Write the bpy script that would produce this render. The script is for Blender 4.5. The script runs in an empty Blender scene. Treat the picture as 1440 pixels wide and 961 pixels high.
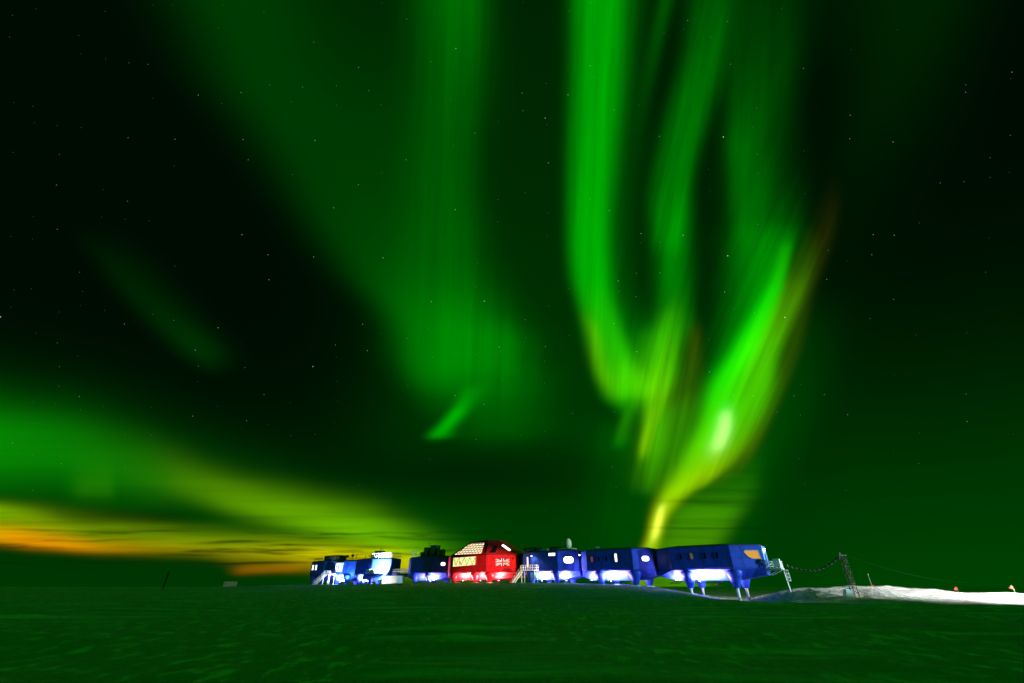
import bpy, math, random
from mathutils import Vector, Matrix, noise
R = math.radians
random.seed(7)
sc = bpy.context.scene
COL = sc.collection
EYE = 1.7
F = 600.0
PITCH = math.atan(344.5/600)
CP, SP = math.cos(PITCH), math.sin(PITCH)

def at(x, y, Y):
    """world point seen in the photograph's direction (x, y) at forward distance Y"""
    d = Vector((x-720, F*CP-(480.5-y)*SP, F*SP+(480.5-y)*CP))
    d *= Y/d.y
    return Vector((d.x, d.y, d.z+EYE))

# station line: origin at the joint of the first two modules
U = Vector((0.7986, -0.6018, 0)); V = Vector((0.6018, 0.7986, 0))
J = Vector((33.8, 110.0, 0))
ROTZ = math.atan2(U.y, U.x)
def W(s, t, z=0):          # s metres along the line to the far left, t metres towards the viewer
    return J - U*s - V*t + Vector((0, 0, z))

def sstep(a, b, x):
    t = max(0.0, min(1.0, (x-a)/(b-a))); return t*t*(3-2*t)
def lerp_tab(tab, x):
    if x <= tab[0][0]: return tab[0][1]
    for (a, va), (b, vb) in zip(tab, tab[1:]):
        if x <= b:
            k = (x-a)/(b-a); k = k*k*(3-2*k); return va+(vb-va)*k
    return tab[-1][1]
GS = [(-48, -0.3), (-24, 0.05), (-16, 0.12), (-7, 0.85), (0, 1.45), (5, 1.85), (13, 2.1), (25, 2.4), (45, 2.55), (70, 2.6), (90, 2.3), (137, 2.25), (160, 1.9), (200, 1.0), (300, 0)]
MND = [(46, 0), (52, .25), (58, 1.15), (66, 1.6), (73, 1.65), (86, .85), (105, .40), (140, .4), (200, .4)]
def ground(x, y, fine=True):
    p = Vector((x, y, 0)) - J
    s = -p.dot(U); t = -p.dot(V)
    g = lerp_tab(GS, s)
    if t > 0: k = 1-sstep(7, 75, t)
    else: k = 1-sstep(12, 60, -t)*0.9
    h = g*k
    if x > 25:
        fx = sstep(28, 50, x)
        # scoop beyond the near crest
        pit = sstep(59, 67, y)*(1-sstep(150, 260, y))*fx
        h -= 1.35*pit*(1-sstep(110, 220, x)*.4)
        m = lerp_tab(MND, x)+1.35*sstep(46, 56, x)
        yc = 93+2.0*math.sin(x*.11)
        w = sstep(yc-24, yc-2, y) if y < yc else 1-sstep(yc+3, yc+34, y)
        h += m*w*sstep(44, 54, x)
        if fine:
            a = w*sstep(46, 54, x)*(1.0 if x < 82 else max(.25, 1-(x-82)/30))
            h += a*.5*(noise.fractal(Vector((x*.16, y*.22, 3.1)), 1.0, 2.1, 4)) 
            h += a*.16*noise.fractal(Vector((x*.7, y*.9, 7.7)), 1.0, 2.0, 3)
            h -= a*.75*math.exp(-((x-61)/5.5)**2-((y-86)/4)**2)
    if fine:
        r = math.hypot(x, y)
        if r < 420:
            q = Vector((x*.10+y*.02, y*.30, 0))
            f = 1-sstep(200, 420, r)
            h += f*.05*noise.fractal(q, 1.0, 2.0, 3)
            h += f*.035*noise.fractal(Vector((x*.55+y*.12, y*1.5, 5)), 1.0, 2.0, 3)*(1-sstep(60, 200, r))
            h += f*.06*noise.noise(Vector((x*.03, y*.05, 9)))
            # wind ridges
            rg = max(0, noise.noise(Vector((x*.22+y*.05, y*.9, 2)))-.18)
            h += f*rg*.24
    return h

# ------------------------------------------------------------------ mesh helpers
class MB:
    def __init__(s): s.v = []; s.f = []; s.mi = []; s.cur = 0
    def add(s, vs, fs):
        o = len(s.v); s.v += [Vector(v) for v in vs]; s.f += [tuple(i+o for i in f) for f in fs]; s.mi += [s.cur]*len(fs); return s
    def box(s, c, d, M=None):
        c = Vector(c); hx, hy, hz = d[0]/2, d[1]/2, d[2]/2
        vs = [Vector((x, y, z)) for z in (-hz, hz) for x, y in ((-hx, -hy), (hx, -hy), (hx, hy), (-hx, hy))]
        vs = [(M@v if M else v)+c for v in vs]
        return s.add(vs, [(3,2,1,0),(4,5,6,7),(0,1,5,4),(1,2,6,5),(2,3,7,6),(3,0,4,7)])
    def loft(s, rings, cap0=True, cap1=True):
        n = len(rings[0]); vs = [p for r in rings for p in r]; fs = []
        for k in range(len(rings)-1):
            for i in range(n):
                j = (i+1)%n; fs.append((k*n+i, k*n+j, (k+1)*n+j, (k+1)*n+i))
        if cap0: fs.append(tuple(reversed(range(n))))
        if cap1: fs.append(tuple(range((len(rings)-1)*n, len(rings)*n)))
        return s.add(vs, fs)
    def tube(s, a, b, r, r2=None, n=6):
        a = Vector(a); b = Vector(b); r2 = r if r2 is None else r2
        d = (b-a).normalized(); u = d.orthogonal().normalized(); w = d.cross(u)
        c = [(math.cos(2*math.pi*i/n), math.sin(2*math.pi*i/n)) for i in range(n)]
        return s.loft([[a+(u*x+w*y)*r for x, y in c], [b+(u*x+w*y)*r2 for x, y in c]])
    def lathe(s, prof, c=(0,0,0), n=16, sx=1, sy=1):
        c = Vector(c)
        return s.loft([[c+Vector((r*sx*math.cos(2*math.pi*i/n), r*sy*math.sin(2*math.pi*i/n), z)) for i in range(n)] for r, z in prof])
    def build(s, name, mat, parent=None, loc=None, smooth=False, bevel=0):
        me = bpy.data.meshes.new(name)
        me.from_pydata([tuple(v) for v in s.v], [], s.f); me.update()
        mats = mat if isinstance(mat, (list, tuple)) else [mat]
        for m in mats: me.materials.append(m)
        for p, k in zip(me.polygons, s.mi): p.material_index = k
        if smooth:
            for p in me.polygons: p.use_smooth = True
        o = bpy.data.objects.new(name, me); COL.objects.link(o)
        if parent is not None: o.parent = parent
        if loc is not None: o.location = loc
        if bevel:
            b = o.modifiers.new('bevel', 'BEVEL'); b.width = bevel; b.segments = 2; b.limit_method = 'ANGLE'; b.angle_limit = R(25)
        return o

def tag(o, label=None, cat=None, group=None, kind=None):
    if label: o['label'] = label
    if cat: o['category'] = cat
    if group: o['group'] = group
    if kind: o['kind'] = kind
    return o
def empty(name, loc=(0,0,0), rz=0):
    o = bpy.data.objects.new(name, None); COL.objects.link(o); o.location = loc; o.rotation_euler = (0, 0, rz); o.empty_display_size = .5
    return o

# ------------------------------------------------------------------ materials
def mat(name, col, rough=.5, metal=0, emit=None, es=0, var=0, vscale=3, bump=0, bscale=20, seams=None, spec=.25):
    m = bpy.data.materials.new(name); m.use_nodes = True; nt = m.node_tree; L = nt.links
    b = nt.nodes['Principled BSDF']
    b.inputs['Base Color'].default_value = (*col, 1); b.inputs['Roughness'].default_value = rough; b.inputs['Metallic'].default_value = metal
    b.inputs['Specular IOR Level'].default_value = spec
    if emit:
        b.inputs['Emission Color'].default_value = (*emit, 1); b.inputs['Emission Strength'].default_value = es
    tc = nt.nodes.new('ShaderNodeTexCoord')
    colsock = None
    if var:
        n = nt.nodes.new('ShaderNodeTexNoise'); n.inputs['Scale'].default_value = vscale; n.inputs['Detail'].default_value = 5
        L.new(tc.outputs['Object'], n.inputs['Vector'])
        mr = nt.nodes.new('ShaderNodeMapRange'); mr.inputs[1].default_value = .3; mr.inputs[2].default_value = .7
        mr.inputs[3].default_value = 1-var; mr.inputs[4].default_value = 1+var
        L.new(n.outputs['Fac'], mr.inputs[0])
        mx = nt.nodes.new('ShaderNodeVectorMath'); mx.operation = 'SCALE'; mx.inputs[0].default_value = col
        L.new(mr.outputs[0], mx.inputs['Scale']); colsock = mx.outputs[0]
        L.new(colsock, b.inputs['Base Color'])
        rr = nt.nodes.new('ShaderNodeMapRange'); rr.inputs[3].default_value = max(0, rough-.12); rr.inputs[4].default_value = min(1, rough+.12)
        L.new(n.outputs['Fac'], rr.inputs[0]); L.new(rr.outputs[0], b.inputs['Roughness'])
    if seams:      # panel joints: thin grooves every `seams` metres along the module, in the surface's own pattern
        sx = nt.nodes.new('ShaderNodeSeparateXYZ'); L.new(tc.outputs['Object'], sx.inputs[0])
        def groove(sock, per, w):
            a = nt.nodes.new('ShaderNodeMath'); a.operation = 'DIVIDE'; a.inputs[1].default_value = per; L.new(sock, a.inputs[0])
            f = nt.nodes.new('ShaderNodeMath'); f.operation = 'FRACT'; L.new(a.outputs[0], f.inputs[0])
            c = nt.nodes.new('ShaderNodeMath'); c.operation = 'LESS_THAN'; c.inputs[1].default_value = w/per; L.new(f.outputs[0], c.inputs[0])
            return c.outputs[0]
        g = groove(sx.outputs['X'], seams, .09); g2 = groove(sx.outputs['Z'], 2.05, .04)
        mxx = nt.nodes.new('ShaderNodeMath'); mxx.operation = 'MAXIMUM'; L.new(g, mxx.inputs[0]); L.new(g2, mxx.inputs[1])
        k = nt.nodes.new('ShaderNodeMapRange'); k.inputs[3].default_value = 1; k.inputs[4].default_value = .35
        L.new(mxx.outputs[0], k.inputs[0])
        mm = nt.nodes.new('ShaderNodeVectorMath'); mm.operation = 'SCALE'
        if colsock: L.new(colsock, mm.inputs[0])
        else: mm.inputs[0].default_value = col
        L.new(k.outputs[0], mm.inputs['Scale']); L.new(mm.outputs[0], b.inputs['Base Color'])
    if bump:
        n2 = nt.nodes.new('ShaderNodeTexNoise'); n2.inputs['Scale'].default_value = bscale; n2.inputs['Detail'].default_value = 4
        L.new(tc.outputs['Object'], n2.inputs['Vector'])
        bp = nt.nodes.new('ShaderNodeBump'); bp.inputs['Strength'].default_value = bump; bp.inputs['Distance'].default_value = .05
        L.new(n2.outputs['Fac'], bp.inputs['Height']); L.new(bp.outputs[0], b.inputs['Normal'])
    return m

BLUE = mat('blue_cladding', (.020, .062, .52), .5, var=.24, vscale=.8, seams=2.45, bump=.08, bscale=3)
BLUEP = mat('blue_gloss_paint', (.020, .062, .54), .45, var=.1, vscale=2)
ROOFB = mat('dark_roof_membrane', (.03, .05, .10), .7, var=.2, vscale=1)
RED = mat('red_cladding', (.62, .008, .014), .5, var=.18, vscale=.8, seams=2.7, bump=.08, bscale=3)
REDP = mat('red_gloss_paint', (.62, .008, .018), .45, var=.1, vscale=2)
REDROOF = mat('red_roof_panels', (.26, .008, .010), .5, var=.15, vscale=.8, seams=3.1)
STEEL = mat('galvanised_steel', (.42, .42, .42), .45, .6, var=.2, vscale=4)
WHITE = mat('white_paint', (.78, .78, .76), .5, var=.08, vscale=3)
RUST = mat('rusty_steel', (.25, .12, .07), .8, var=.3, vscale=6)
DARK = mat('dark_equipment', (.035, .04, .04), .6, var=.3, vscale=4)
RUBBER = mat('black_rubber', (.012, .012, .012), .8)
BLACKG = mat('dark_window_glass', (.006, .008, .012), .08)
CREAM = mat('cream_fibreglass', (.74, .62, .40), .5, var=.06)
REDFAB = mat('red_flag_cloth', (.7, .03, .03), .8)
NAVY = mat('flag_navy', (.01, .015, .12), .6)
FWHITE = mat('flag_white', (.85, .85, .85), .6)
FRED = mat('flag_red', (.75, .01, .02), .6)
WARM = mat('lit_window_warm', (.8, .75, .6), .3, emit=(1, .92, .70), es=1.5)
COOL = mat('lit_window_white', (.8, .8, .8), .3, emit=(1, 1, .93), es=2.2)
ORANGE = mat('orange_lit_window', (.4, .2, .05), .3, emit=(.75, .27, .02), es=.75)
DIMRED = mat('dim_red_window', (.1, .02, .01), .3, emit=(.45, .07, .01), es=.5)
DIMYEL = mat('dim_yellow_window', (.05, .04, .01), .3, emit=(.5, .35, .02), es=.22)
LENS = mat('lamp_lens', (1, 1, 1), .3, emit=(.80, .82, 1), es=25)
BULB = mat('pale_plastic', (.30, .36, .28), .5)

def tint_window():
    """lit glazing of the double height hall: warm with yellow, green and orange things behind it"""
    m = bpy.data.materials.new('glazed_hall_interior'); m.use_nodes = True; nt = m.node_tree; L = nt.links
    b = nt.nodes['Principled BSDF']; tc = nt.nodes.new('ShaderNodeTexCoord')
    mp = nt.nodes.new('ShaderNodeMapping'); mp.inputs['Scale'].default_value = (.55, .55, .5); L.new(tc.outputs['Object'], mp.inputs[0])
    n = nt.nodes.new('ShaderNodeTexNoise'); n.inputs['Scale'].default_value = 1.3; n.inputs['Detail'].default_value = 3; L.new(mp.outputs[0], n.inputs['Vector'])
    r = nt.nodes.new('ShaderNodeValToRGB'); L.new(n.outputs['Fac'], r.inputs[0])
    e = r.color_ramp.elements; e[0].position = .3; e[0].color = (.35, .12, .02, 1); e[1].position = .75; e[1].color = (.85, .45, .12, 1)
    for p, c in ((.42, (.95, .75, .38)), (.5, (1, .85, .5)), (.57, (.45, .75, .08)), (.64, (.8, .95, .35))):
        x = e.new(p); x.color = (*c, 1)
    L.new(r.outputs[0], b.inputs['Emission Color']); b.inputs['Emission Strength'].default_value = 1.25
    b.inputs['Base Color'].default_value = (.3, .3, .3, 1)
    return m
HALL = tint_window()
ROOFGLOW = mat('lit_roof_glazing', (.4, .35, .3), .3, emit=(1, .80, .50), es=1.7, var=.2, vscale=.8)

def snow_mat():
    m = bpy.data.materials.new('wind_packed_snow'); m.use_nodes = True; nt = m.node_tree; L = nt.links
    b = nt.nodes['Principled BSDF']; b.inputs['Roughness'].default_value = .8; b.inputs['Specular IOR Level'].default_value = .1
    tc = nt.nodes.new('ShaderNodeTexCoord')
    def noise_(sc_, scale, det, rough=.55):
        mp = nt.nodes.new('ShaderNodeMapping'); mp.inputs['Scale'].default_value = sc_; mp.inputs['Rotation'].default_value = (0, 0, R(9)); L.new(tc.outputs['Object'], mp.inputs[0])
        n = nt.nodes.new('ShaderNodeTexNoise'); n.inputs['Scale'].default_value = scale; n.inputs['Detail'].default_value = det; n.inputs['Roughness'].default_value = rough
        L.new(mp.outputs[0], n.inputs['Vector']); return n.outputs['Fac']
    a = noise_((1.1, .42, 1), 1.7, 5, .62); c = noise_((.5, .22, 1), .16, 5); d = noise_((1.6, .6, 1), 3.0, 5, .6); g = noise_((.05, .42, 1), 1.0, 5, .65)
    mr = nt.nodes.new('ShaderNodeValToRGB'); L.new(a, mr.inputs[0])
    e = mr.color_ramp.elements; e[0].position = .25; e[0].color = (.42, .46, .48, 1); e[1].position = .72; e[1].color = (.95, .95, .95, 1)
    for p_, v_ in ((.50, .43), (.56, .50), (.60, .86)):
        x = e.new(p_); x.color = (v_, v_+.02, v_+.03, 1)
    # hard bright crust only comes through in some areas
    mr2 = nt.nodes.new('ShaderNodeMapRange'); mr2.interpolation_type = 'SMOOTHSTEP'; mr2.inputs[1].default_value = .42; mr2.inputs[2].default_value = .54; L.new(c, mr2.inputs[0])
    mr3 = nt.nodes.new('ShaderNodeMapRange'); mr3.inputs[1].default_value = .46; mr3.inputs[2].default_value = .64; mr3.inputs[3].default_value = .40; mr3.inputs[4].default_value = .95; L.new(g, mr3.inputs[0])
    pl = nt.nodes.new('ShaderNodeCombineColor')
    for i_ in range(3): L.new(mr3.outputs[0], pl.inputs[i_])
    mxc = nt.nodes.new('ShaderNodeMix'); mxc.data_type = 'RGBA'; L.new(mr2.outputs[0], mxc.inputs[0]); L.new(pl.outputs[0], mxc.inputs[6]); L.new(mr.outputs[0], mxc.inputs[7])
    L.new(mxc.outputs[2], b.inputs['Base Color'])
    ad = nt.nodes.new('ShaderNodeMath'); ad.operation = 'MULTIPLY_ADD'; ad.inputs[1].default_value = .35; L.new(d, ad.inputs[0]); L.new(a, ad.inputs[2])
    bp = nt.nodes.new('ShaderNodeBump'); bp.inputs['Strength'].default_value = 1.0; bp.inputs['Distance'].default_value = .5
    L.new(ad.outputs[0], bp.inputs['Height']); L.new(bp.outputs[0], b.inputs['Normal'])
    return m
SNOW = snow_mat()

# ------------------------------------------------------------------ ground sheet
def build_ground():
    radii = [0.0, 1.0]
    r = 1.0
    while r < 9000:
        if r < 45: k = 1.022
        elif r < 130: k = 1.0088
        elif r < 260: k = 1.02
        else: k = 1.09
        r *= k; radii.append(r)
    angs = []
    a = -180.0
    while a < 180:
        angs.append(a); a += .28 if -56 <= a < 56 else 3.0
    vs = [(0, 0, ground(0, 0))]; fs = []
    n = len(angs)
    for r in radii[1:]:
        for a in angs:
            x = r*math.sin(R(a)); y = r*math.cos(R(a))
            vs.append((x, y, ground(x, y)))
    for i in range(n): fs.append((0, 1+(i+1)%n, 1+i))
    for k in range(len(radii)-2):
        o = 1+k*n
        for i in range(n):
            j = (i+1)%n; fs.append((o+i, o+j, o+n+j, o+n+i))
    me = bpy.data.meshes.new('snow_ground'); me.from_pydata(vs, [], fs); me.update()
    me.materials.append(SNOW)
    for p in me.polygons: p.use_smooth = True
    o = bpy.data.objects.new('snow_ground', me); COL.objects.link(o); o['kind'] = 'structure'
    return o
build_ground()

# ------------------------------------------------------------------ modules
def face_frame(p0, p1, up=Vector((0, 0, 1))):
    d = (Vector(p1)-Vector(p0)).normalized(); n = d.cross(up).normalized(); u = n.cross(d).normalized()
    return Vector(p0), d, u, n   # n points outwards when p0->p1 runs left to right as seen from outside
def poly_prism(mb, fr, pts, h0, h1):
    o, d, u, n = fr
    A = [o+d*x+u*y+n*h0 for x, y in pts]; B = [o+d*x+u*y+n*h1 for x, y in pts]
    mb.loft([A, B])
def rrect(cx, cy, w, h, r, n=5):
    pts = []
    for qx, qy, a0 in ((1, 1, 0), (-1, 1, 90), (-1, -1, 180), (1, -1, 270)):
        for i in range(n+1):
            a = R(a0+90*i/n); pts.append((cx+qx*(w/2-r)+r*math.cos(a), cy+qy*(h/2-r)+r*math.sin(a)))
    return pts
def window(parent, fr, cx, cy, w, h, r, pane, frame=None, name='window', label=None, pts=None, fw=.12):
    if pts is None:
        outer = rrect(cx, cy, w+2*fw, h+2*fw, r+fw); inner = rrect(cx, cy, w, h, r)
    else:
        inner = pts; mx = sum(p[0] for p in pts)/len(pts); my = sum(p[1] for p in pts)/len(pts)
        outer = [(mx+(x-mx)*(1+fw*.7), my+(y-my)*(1+fw*1.4)) for x, y in pts]
    o, d, u, n = fr
    mb = MB()    # ring-shaped frame standing 9 cm proud
    def ring(P, h): return [o+d*x+u*y+n*h for x, y in P]
    mb.loft([ring(outer, -.02), ring(outer, .09), ring(inner, .09), ring(inner, .02)], False, False)
    f = mb.build(name, frame or BLUEP, parent)
    if label: f['label'] = label
    pb = MB(); poly_prism(pb, fr, inner, -.015, .035)
    pb.build('pane', pane, f)
    return f

def leg(parent, x, y, ztop, zbot, zg, mfair, mjack, side, w=1.6):
    """tapering leg fairing with a rounded head, and the hydraulic foot it stands on"""
    mb = MB(); n = 18; rings = []
    H = ztop-zbot
    for k, (z, r) in enumerate(((0, .34), (.02*H, .37), (.35*H, .62), (.65*H, .90), (.82*H, 1.0), (.92*H, .96), (.99*H, .78), (1.03*H, .35))):
        rr = r*w
        rings.append([Vector((x+rr*math.cos(2*math.pi*i/n), y+rr*.8*math.sin(2*math.pi*i/n), zbot+z)) for i in range(n)])
    mb.loft(rings)
    f = mb.build('leg', mfair, parent, smooth=True)
    jb = MB(); jb.tube((x, y, zg+.05), (x, y, zbot+.1), .26, n=12)
    jb.lathe([(.30, zbot-.16), (.34, zbot-.1), (.34, zbot+.0)], (x, y, 0), 12)
    jb.build('jack', mjack, f)
    fb = MB(); fb.box((x, y, zg+.02), (1.7, 1.7, .14)); fb.box((x, y, zg+.12), (.9, .9, .1))
    fb.build('foot', mjack, f)
    return f

def module(name, label, cat, s0, s1, cR, cL, hw, ew, zg, wt, wb, ub, mw, mp, mr, group=None, legs=None, roof_h=.35):
    """s0 right (near) end, s1 left (far) end along the line; zg.. heights are world z"""
    c = (s0+s1)/2
    P = W(c, 0, zg)
    root = empty(name, P, ROTZ)
    tag(root, label, cat, group)
    xL, xR = -(s1-s0)/2, (s1-s0)/2
    wt -= zg; wb -= zg; ub -= zg
    out = [(xL, -ew), (xL+cL, -hw), (xR-cR, -hw), (xR, -ew), (xR, ew), (xR-cR, hw), (xL+cL, hw), (xL, ew)]
    def ring(z, ins=0): 
        return [Vector((x-math.copysign(ins, x), y-math.copysign(ins, y), z)) for x, y in out]
    MB().loft([ring(wb), ring(wt)]).build('wall', mw, root, bevel=.06)
    MB().loft([ring(wb-.16, .16), ring(wb-.001, .16)], True, False).build('drip_band', mp, root)
    # skirt
    e = 1.25
    low = [(xL, -ew*.92, wb-e), (xL+cL+.3, -hw+1.75, ub), (xR-cR-.3, -hw+1.75, ub), (xR, -ew*.92, wb-e),
           (xR, ew*.92, wb-e), (xR-cR-.3, hw-1.75, ub), (xL+cL+.3, hw-1.75, ub), (xL, ew*.92, wb-e)]
    top = ring(wb-.17, .03); n = 8
    mb = MB(); vs = top+[Vector(p) for p in low]
    fs = [(i, (i+1) % n, n+(i+1) % n, n+i) for i in range(n)]
    fs = [tuple(reversed(f)) for f in fs]
    fs += [(8, 9, 14, 15), (9, 10, 13, 14), (10, 11, 12, 13)]
    fs.append(tuple(range(8)))
    mb.add(vs, fs); mb.build('skirt', mw, root, bevel=.03)
    for k, (lx) in enumerate(legs if legs is not None else [xL+cL+2.9, xR-cR-.4]):
        for y in (-hw+1.25, hw-.7):
            q = root.location+Vector((U.x*lx+V.x*y, U.y*lx+V.y*y, 0))
            gz = ground(q.x, q.y, False)-zg
            leg(root, lx, y, wb-.05, max(gz+.12, ub-1.45), gz-.05, mp, WHITE, y < 0)
    if roof_h:
        r2 = MB().loft([ring(wt+.002, -.10), ring(wt+.13, -.10), ring(wt+.16, .1), ring(wt+roof_h, 1.3), ring(wt+roof_h+.12, 2.4 if ew > 2.6 else 1.6)])
        r2.build('roof', mr, root)
    # frames for the near faces, in local coordinates
    fr = dict(left=face_frame((xL, -ew, wb), (xL+cL, -hw, wb)), long=face_frame((xL+cL, -hw, wb), (xR-cR, -hw, wb)),
              right=face_frame((xR-cR, -hw, wb), (xR, -ew, wb)), end=face_frame((xR, -ew, wb), (xR, ew, wb)))
    root_d = dict(cR=cR, cL=cL, ew=ew, root=root, xL=xL, xR=xR, wt=wt, wb=wb, ub=ub, fr=fr, H=wt-wb, lr=math.hypot(cR, hw-ew), ll=(xR-cR)-(xL+cL))
    return root_d

def link(s, zc, label, r=2.0, m=None, hz=1.55):
    """flexible connector between two modules"""
    o = empty('connector', W(s, 0, zc), ROTZ); tag(o, label, 'connector', 'flexible connectors between the modules')
    mb = MB(); N = 9
    rings = []
    for k in range(N):
        x = -1.1+2.2*k/(N-1); q = 1.0 if k % 2 else .92
        rings.append([Vector((x, yy*q, zz*q)) for yy, zz in ((-r, -hz), (r, -hz), (r, hz), (-r, hz))])
    mb.loft(rings); mb.build('bellows', m or RUBBER, o)
    fb = MB()
    for x in (-1.0, 1.0): fb.box((x, 0, 0), (.16, 2*r+.14, 2*hz+.14))
    fb.build('flange', ROOFB, o)
    return o

G1 = 'blue modules of the raised station'
D = module('station_module', 'nearest and largest-looking blue module at the right end, standing on four exposed white jacks', 'building', -21.8, -.3, 5.2, 4.0, 5.0, 2.1, .6, 8.95, 4.9, 2.85, BLUE, BLUEP, ROOFB, G1)
C_ = module('station_module', 'blue module second from the right end, with one lit oval window in its long wall', 'building', .5, 19.0, 3.8, 3.0, 5.0, 2.1, 1.9, 9.2, 5.05, 3.0, BLUE, BLUEP, ROOFB, G1)
B_ = module('station_module', 'blue module right of the red one, with entrance stair and cream roof domes', 'building', 19.8, 37.0, 4.4, 4.6, 5.0, 2.1, 2.35, 9.5, 5.25, 3.2, BLUE, BLUEP, ROOFB, G1, legs=[-4.6, 3.0])
E_ = module('station_module', 'dark blue module just left of the red one, machinery crowded on its roof', 'building', 65.6, 83.2, 4.0, 4.4, 5.0, 2.1, 2.4, 9.7, 5.5, 3.35, BLUE, BLUEP, ROOFB, G1, legs=[-3.2, 2.9])
L2 = module('station_module', 'blue module left of the footbridge, its end wall glaring white below a white roof railing', 'building', 92.3, 110.2, 6.6, 2.2, 5.0, 2.1, 2.25, 9.9, 5.5, 3.3, BLUE, BLUEP, ROOFB, G1, legs=[-5.3, .9])
L1 = module('station_module', 'bright blue floodlit module, second from the far left end, with a white framed entrance', 'building', 110.8, 122.6, 4.3, 2.6, 4.9, 2.1, 2.2, 9.8, 5.5, 3.3, BLUE, BLUEP, ROOFB, G1, legs=[-3.0, 2.6])
L0 = module('station_module', 'dark module at the far left end of the row with two slim lit windows', 'building', 123.6, 139.5, 4.6, 2.8, 5.0, 2.1, 2.1, 10.0, 5.6, 3.4, BLUE, BLUEP, ROOFB, G1, legs=[-4.0, 2.0])
link(.1, 7.0, 'dark bellows joining the two rightmost blue modules')
link(19.4, 7.2, 'dark bellows between the second and third blue modules from the right')
link(38.2, 7.4, 'dark bellows between the red module and the blue one with the stair', 2.0)
link(110.5, 7.6, 'dark bellows joining the floodlit blue module to the one beside the footbridge', 1.9)
link(123.1, 7.6, 'dark bellows next to the dark module at the far left end', 1.9)

# --- windows of the rightmost module
fr = D['fr']; r = D['root']; LL = D['ll']
for u, pn, lb in ((2.3, BLACKG, 'unlit dark window'), (4.6, DIMYEL, 'window with a dim yellow gleam'), (7.3, BLACKG, 'unlit dark window'), (9.7, BLACKG, 'unlit dark window')):
    window(r, fr['long'], u, 2.35, .55, 1.15, .18, pn, label=lb, fw=.08)
window(r, fr['right'], 0, 0, 0, 0, 0, ORANGE, frame=STEEL, label='large orange lit window with a slanting lower edge', pts=[(3.0, 3.05), (2.75, 2.75), (3.3, 2.05), (3.9, 1.72), (5.55, 1.62), (5.45, 2.0), (5.3, 3.0)], fw=.16)
# --- white end cap with door, lamp and red-blue door
o, d, u, n = fr['end']
mb = MB(); poly_prism(mb, fr['end'], [(.05, .25), (4.15, .25), (4.15, 3.95), (.05, 3.95)], .003, .22); ec = mb.build('end_panel', mat('pale_blue_end_panel', (.16, .34, .66), .4, var=.1), r)
mb = MB(); poly_prism(mb, fr['end'], [(1.5, .35), (2.6, .35), (2.6, 2.6), (1.5, 2.6)], .225, .30); dr = mb.build('door', BLUEP, r)
mb = MB(); mb.box(o+d*2.45+u*1.4+n*.34, (.05, .05, .3)); mb.build('handle', STEEL, dr)
mb = MB(); mb.lathe([(.02, 0), (.22, .02), (.22, .1), (.12, .16)], (0, 0, 0), 12)
for i, v in enumerate(mb.v): mb.v[i] = o+d*(2.0+v.x)+u*(3.2+v.y)+n*(.23+v.z)
mb.build('lamp', LENS, r)

fr = C_['fr']; r = C_['root']
for q, pn, lb, w, h in ((1.45, DIMRED, 'window glowing dull red', .5, 1.15), (3.3, BLACKG, 'unlit dark window', .5, 1.1), (5.3, BLACKG, 'unlit dark window', .5, 1.1), (7.7, WARM, 'brightly lit oval window', .62, 1.75)):
    window(r, fr['long'], q, 2.3 if w < .6 else 2.45, w, h, .24, pn, label=lb, fw=.08)
window(r, fr['right'], 2.95, 2.15, 1.7, 1.05, .5, COOL, label='lit rounded window', fw=.1)
fr = B_['fr']; r = B_['root']
window(r, fr['right'], 2.75, 2.25, 2.5, 1.5, .7, COOL, label='wide lit rounded window', fw=.12)
window(r, fr['long'], 6.6, 3.55, 2.0, .62, .06, COOL, label='small lit letterbox window high in the wall', fw=.07)
window(r, fr['left'], 3.4, 2.1, .9, 2.3, .12, COOL, label='tall lit door glass', name='door')
fr = E_['fr']; r = E_['root']
window(r, fr['right'], 3.6, 2.2, 1.45, .95, .47, COOL, label='lit oval window', fw=.1)
fr = L0['fr']; r = L0['root']
for q in (1.4, 3.6): window(r, fr['long'], q, 2.45, 1.0, 1.7, .06, COOL, label='slim lit window', fw=.08)

# ------------------------------------------------------------------ red central module
RM = module('red_module', 'tall red central module with glazed hall, sloping roof and a Union flag on its side', 'building', 38.8, 65.0, 7.9, 4.6, 6.1, 2.3, 2.4, 9.35, 5.25, 3.35, RED, REDP, REDROOF, None, legs=[-7.6, .4, 5.4], roof_h=0)
root = RM['root']; xL, xR, wt, wb = RM['xL'], RM['xR'], RM['wt'], RM['wb']
hw, ew = 6.1, 2.3
zt = 13.55-2.4
out = [(xL, -ew), (xL+4.6, -hw), (xR-7.9, -hw), (xR, -ew), (xR, ew), (xR-7.9, hw), (xL+4.6, hw), (xL, ew)]
inn = [(xL+8.6, -1.6), (xL+9.4, -2.9), (xR-10.2, -2.9), (xR-7.4, -1.6), (xR-7.4, 1.6), (xR-10.2, 2.9), (xL+9.4, 2.9), (xL+8.6, 1.6)]
zt_ = [zt-.12, zt-.35, zt, zt-.1, zt-.1, zt, zt-.35, zt-.12]
mb = MB()
A = [Vector((x*1.0, y, wt+.003)) for x, y in out]
A1 = [Vector((x*1.008, y*1.02, wt+.02)) for x, y in out]; A2 = [Vector((x*1.008, y*1.02, wt+.22)) for x, y in out]
Bt = [Vector((x, y, z)) for (x, y), z in zip(inn, zt_)]
mb.loft([A, A1, A2, Bt]); rf = mb.build('roof', REDROOF, root)
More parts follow.
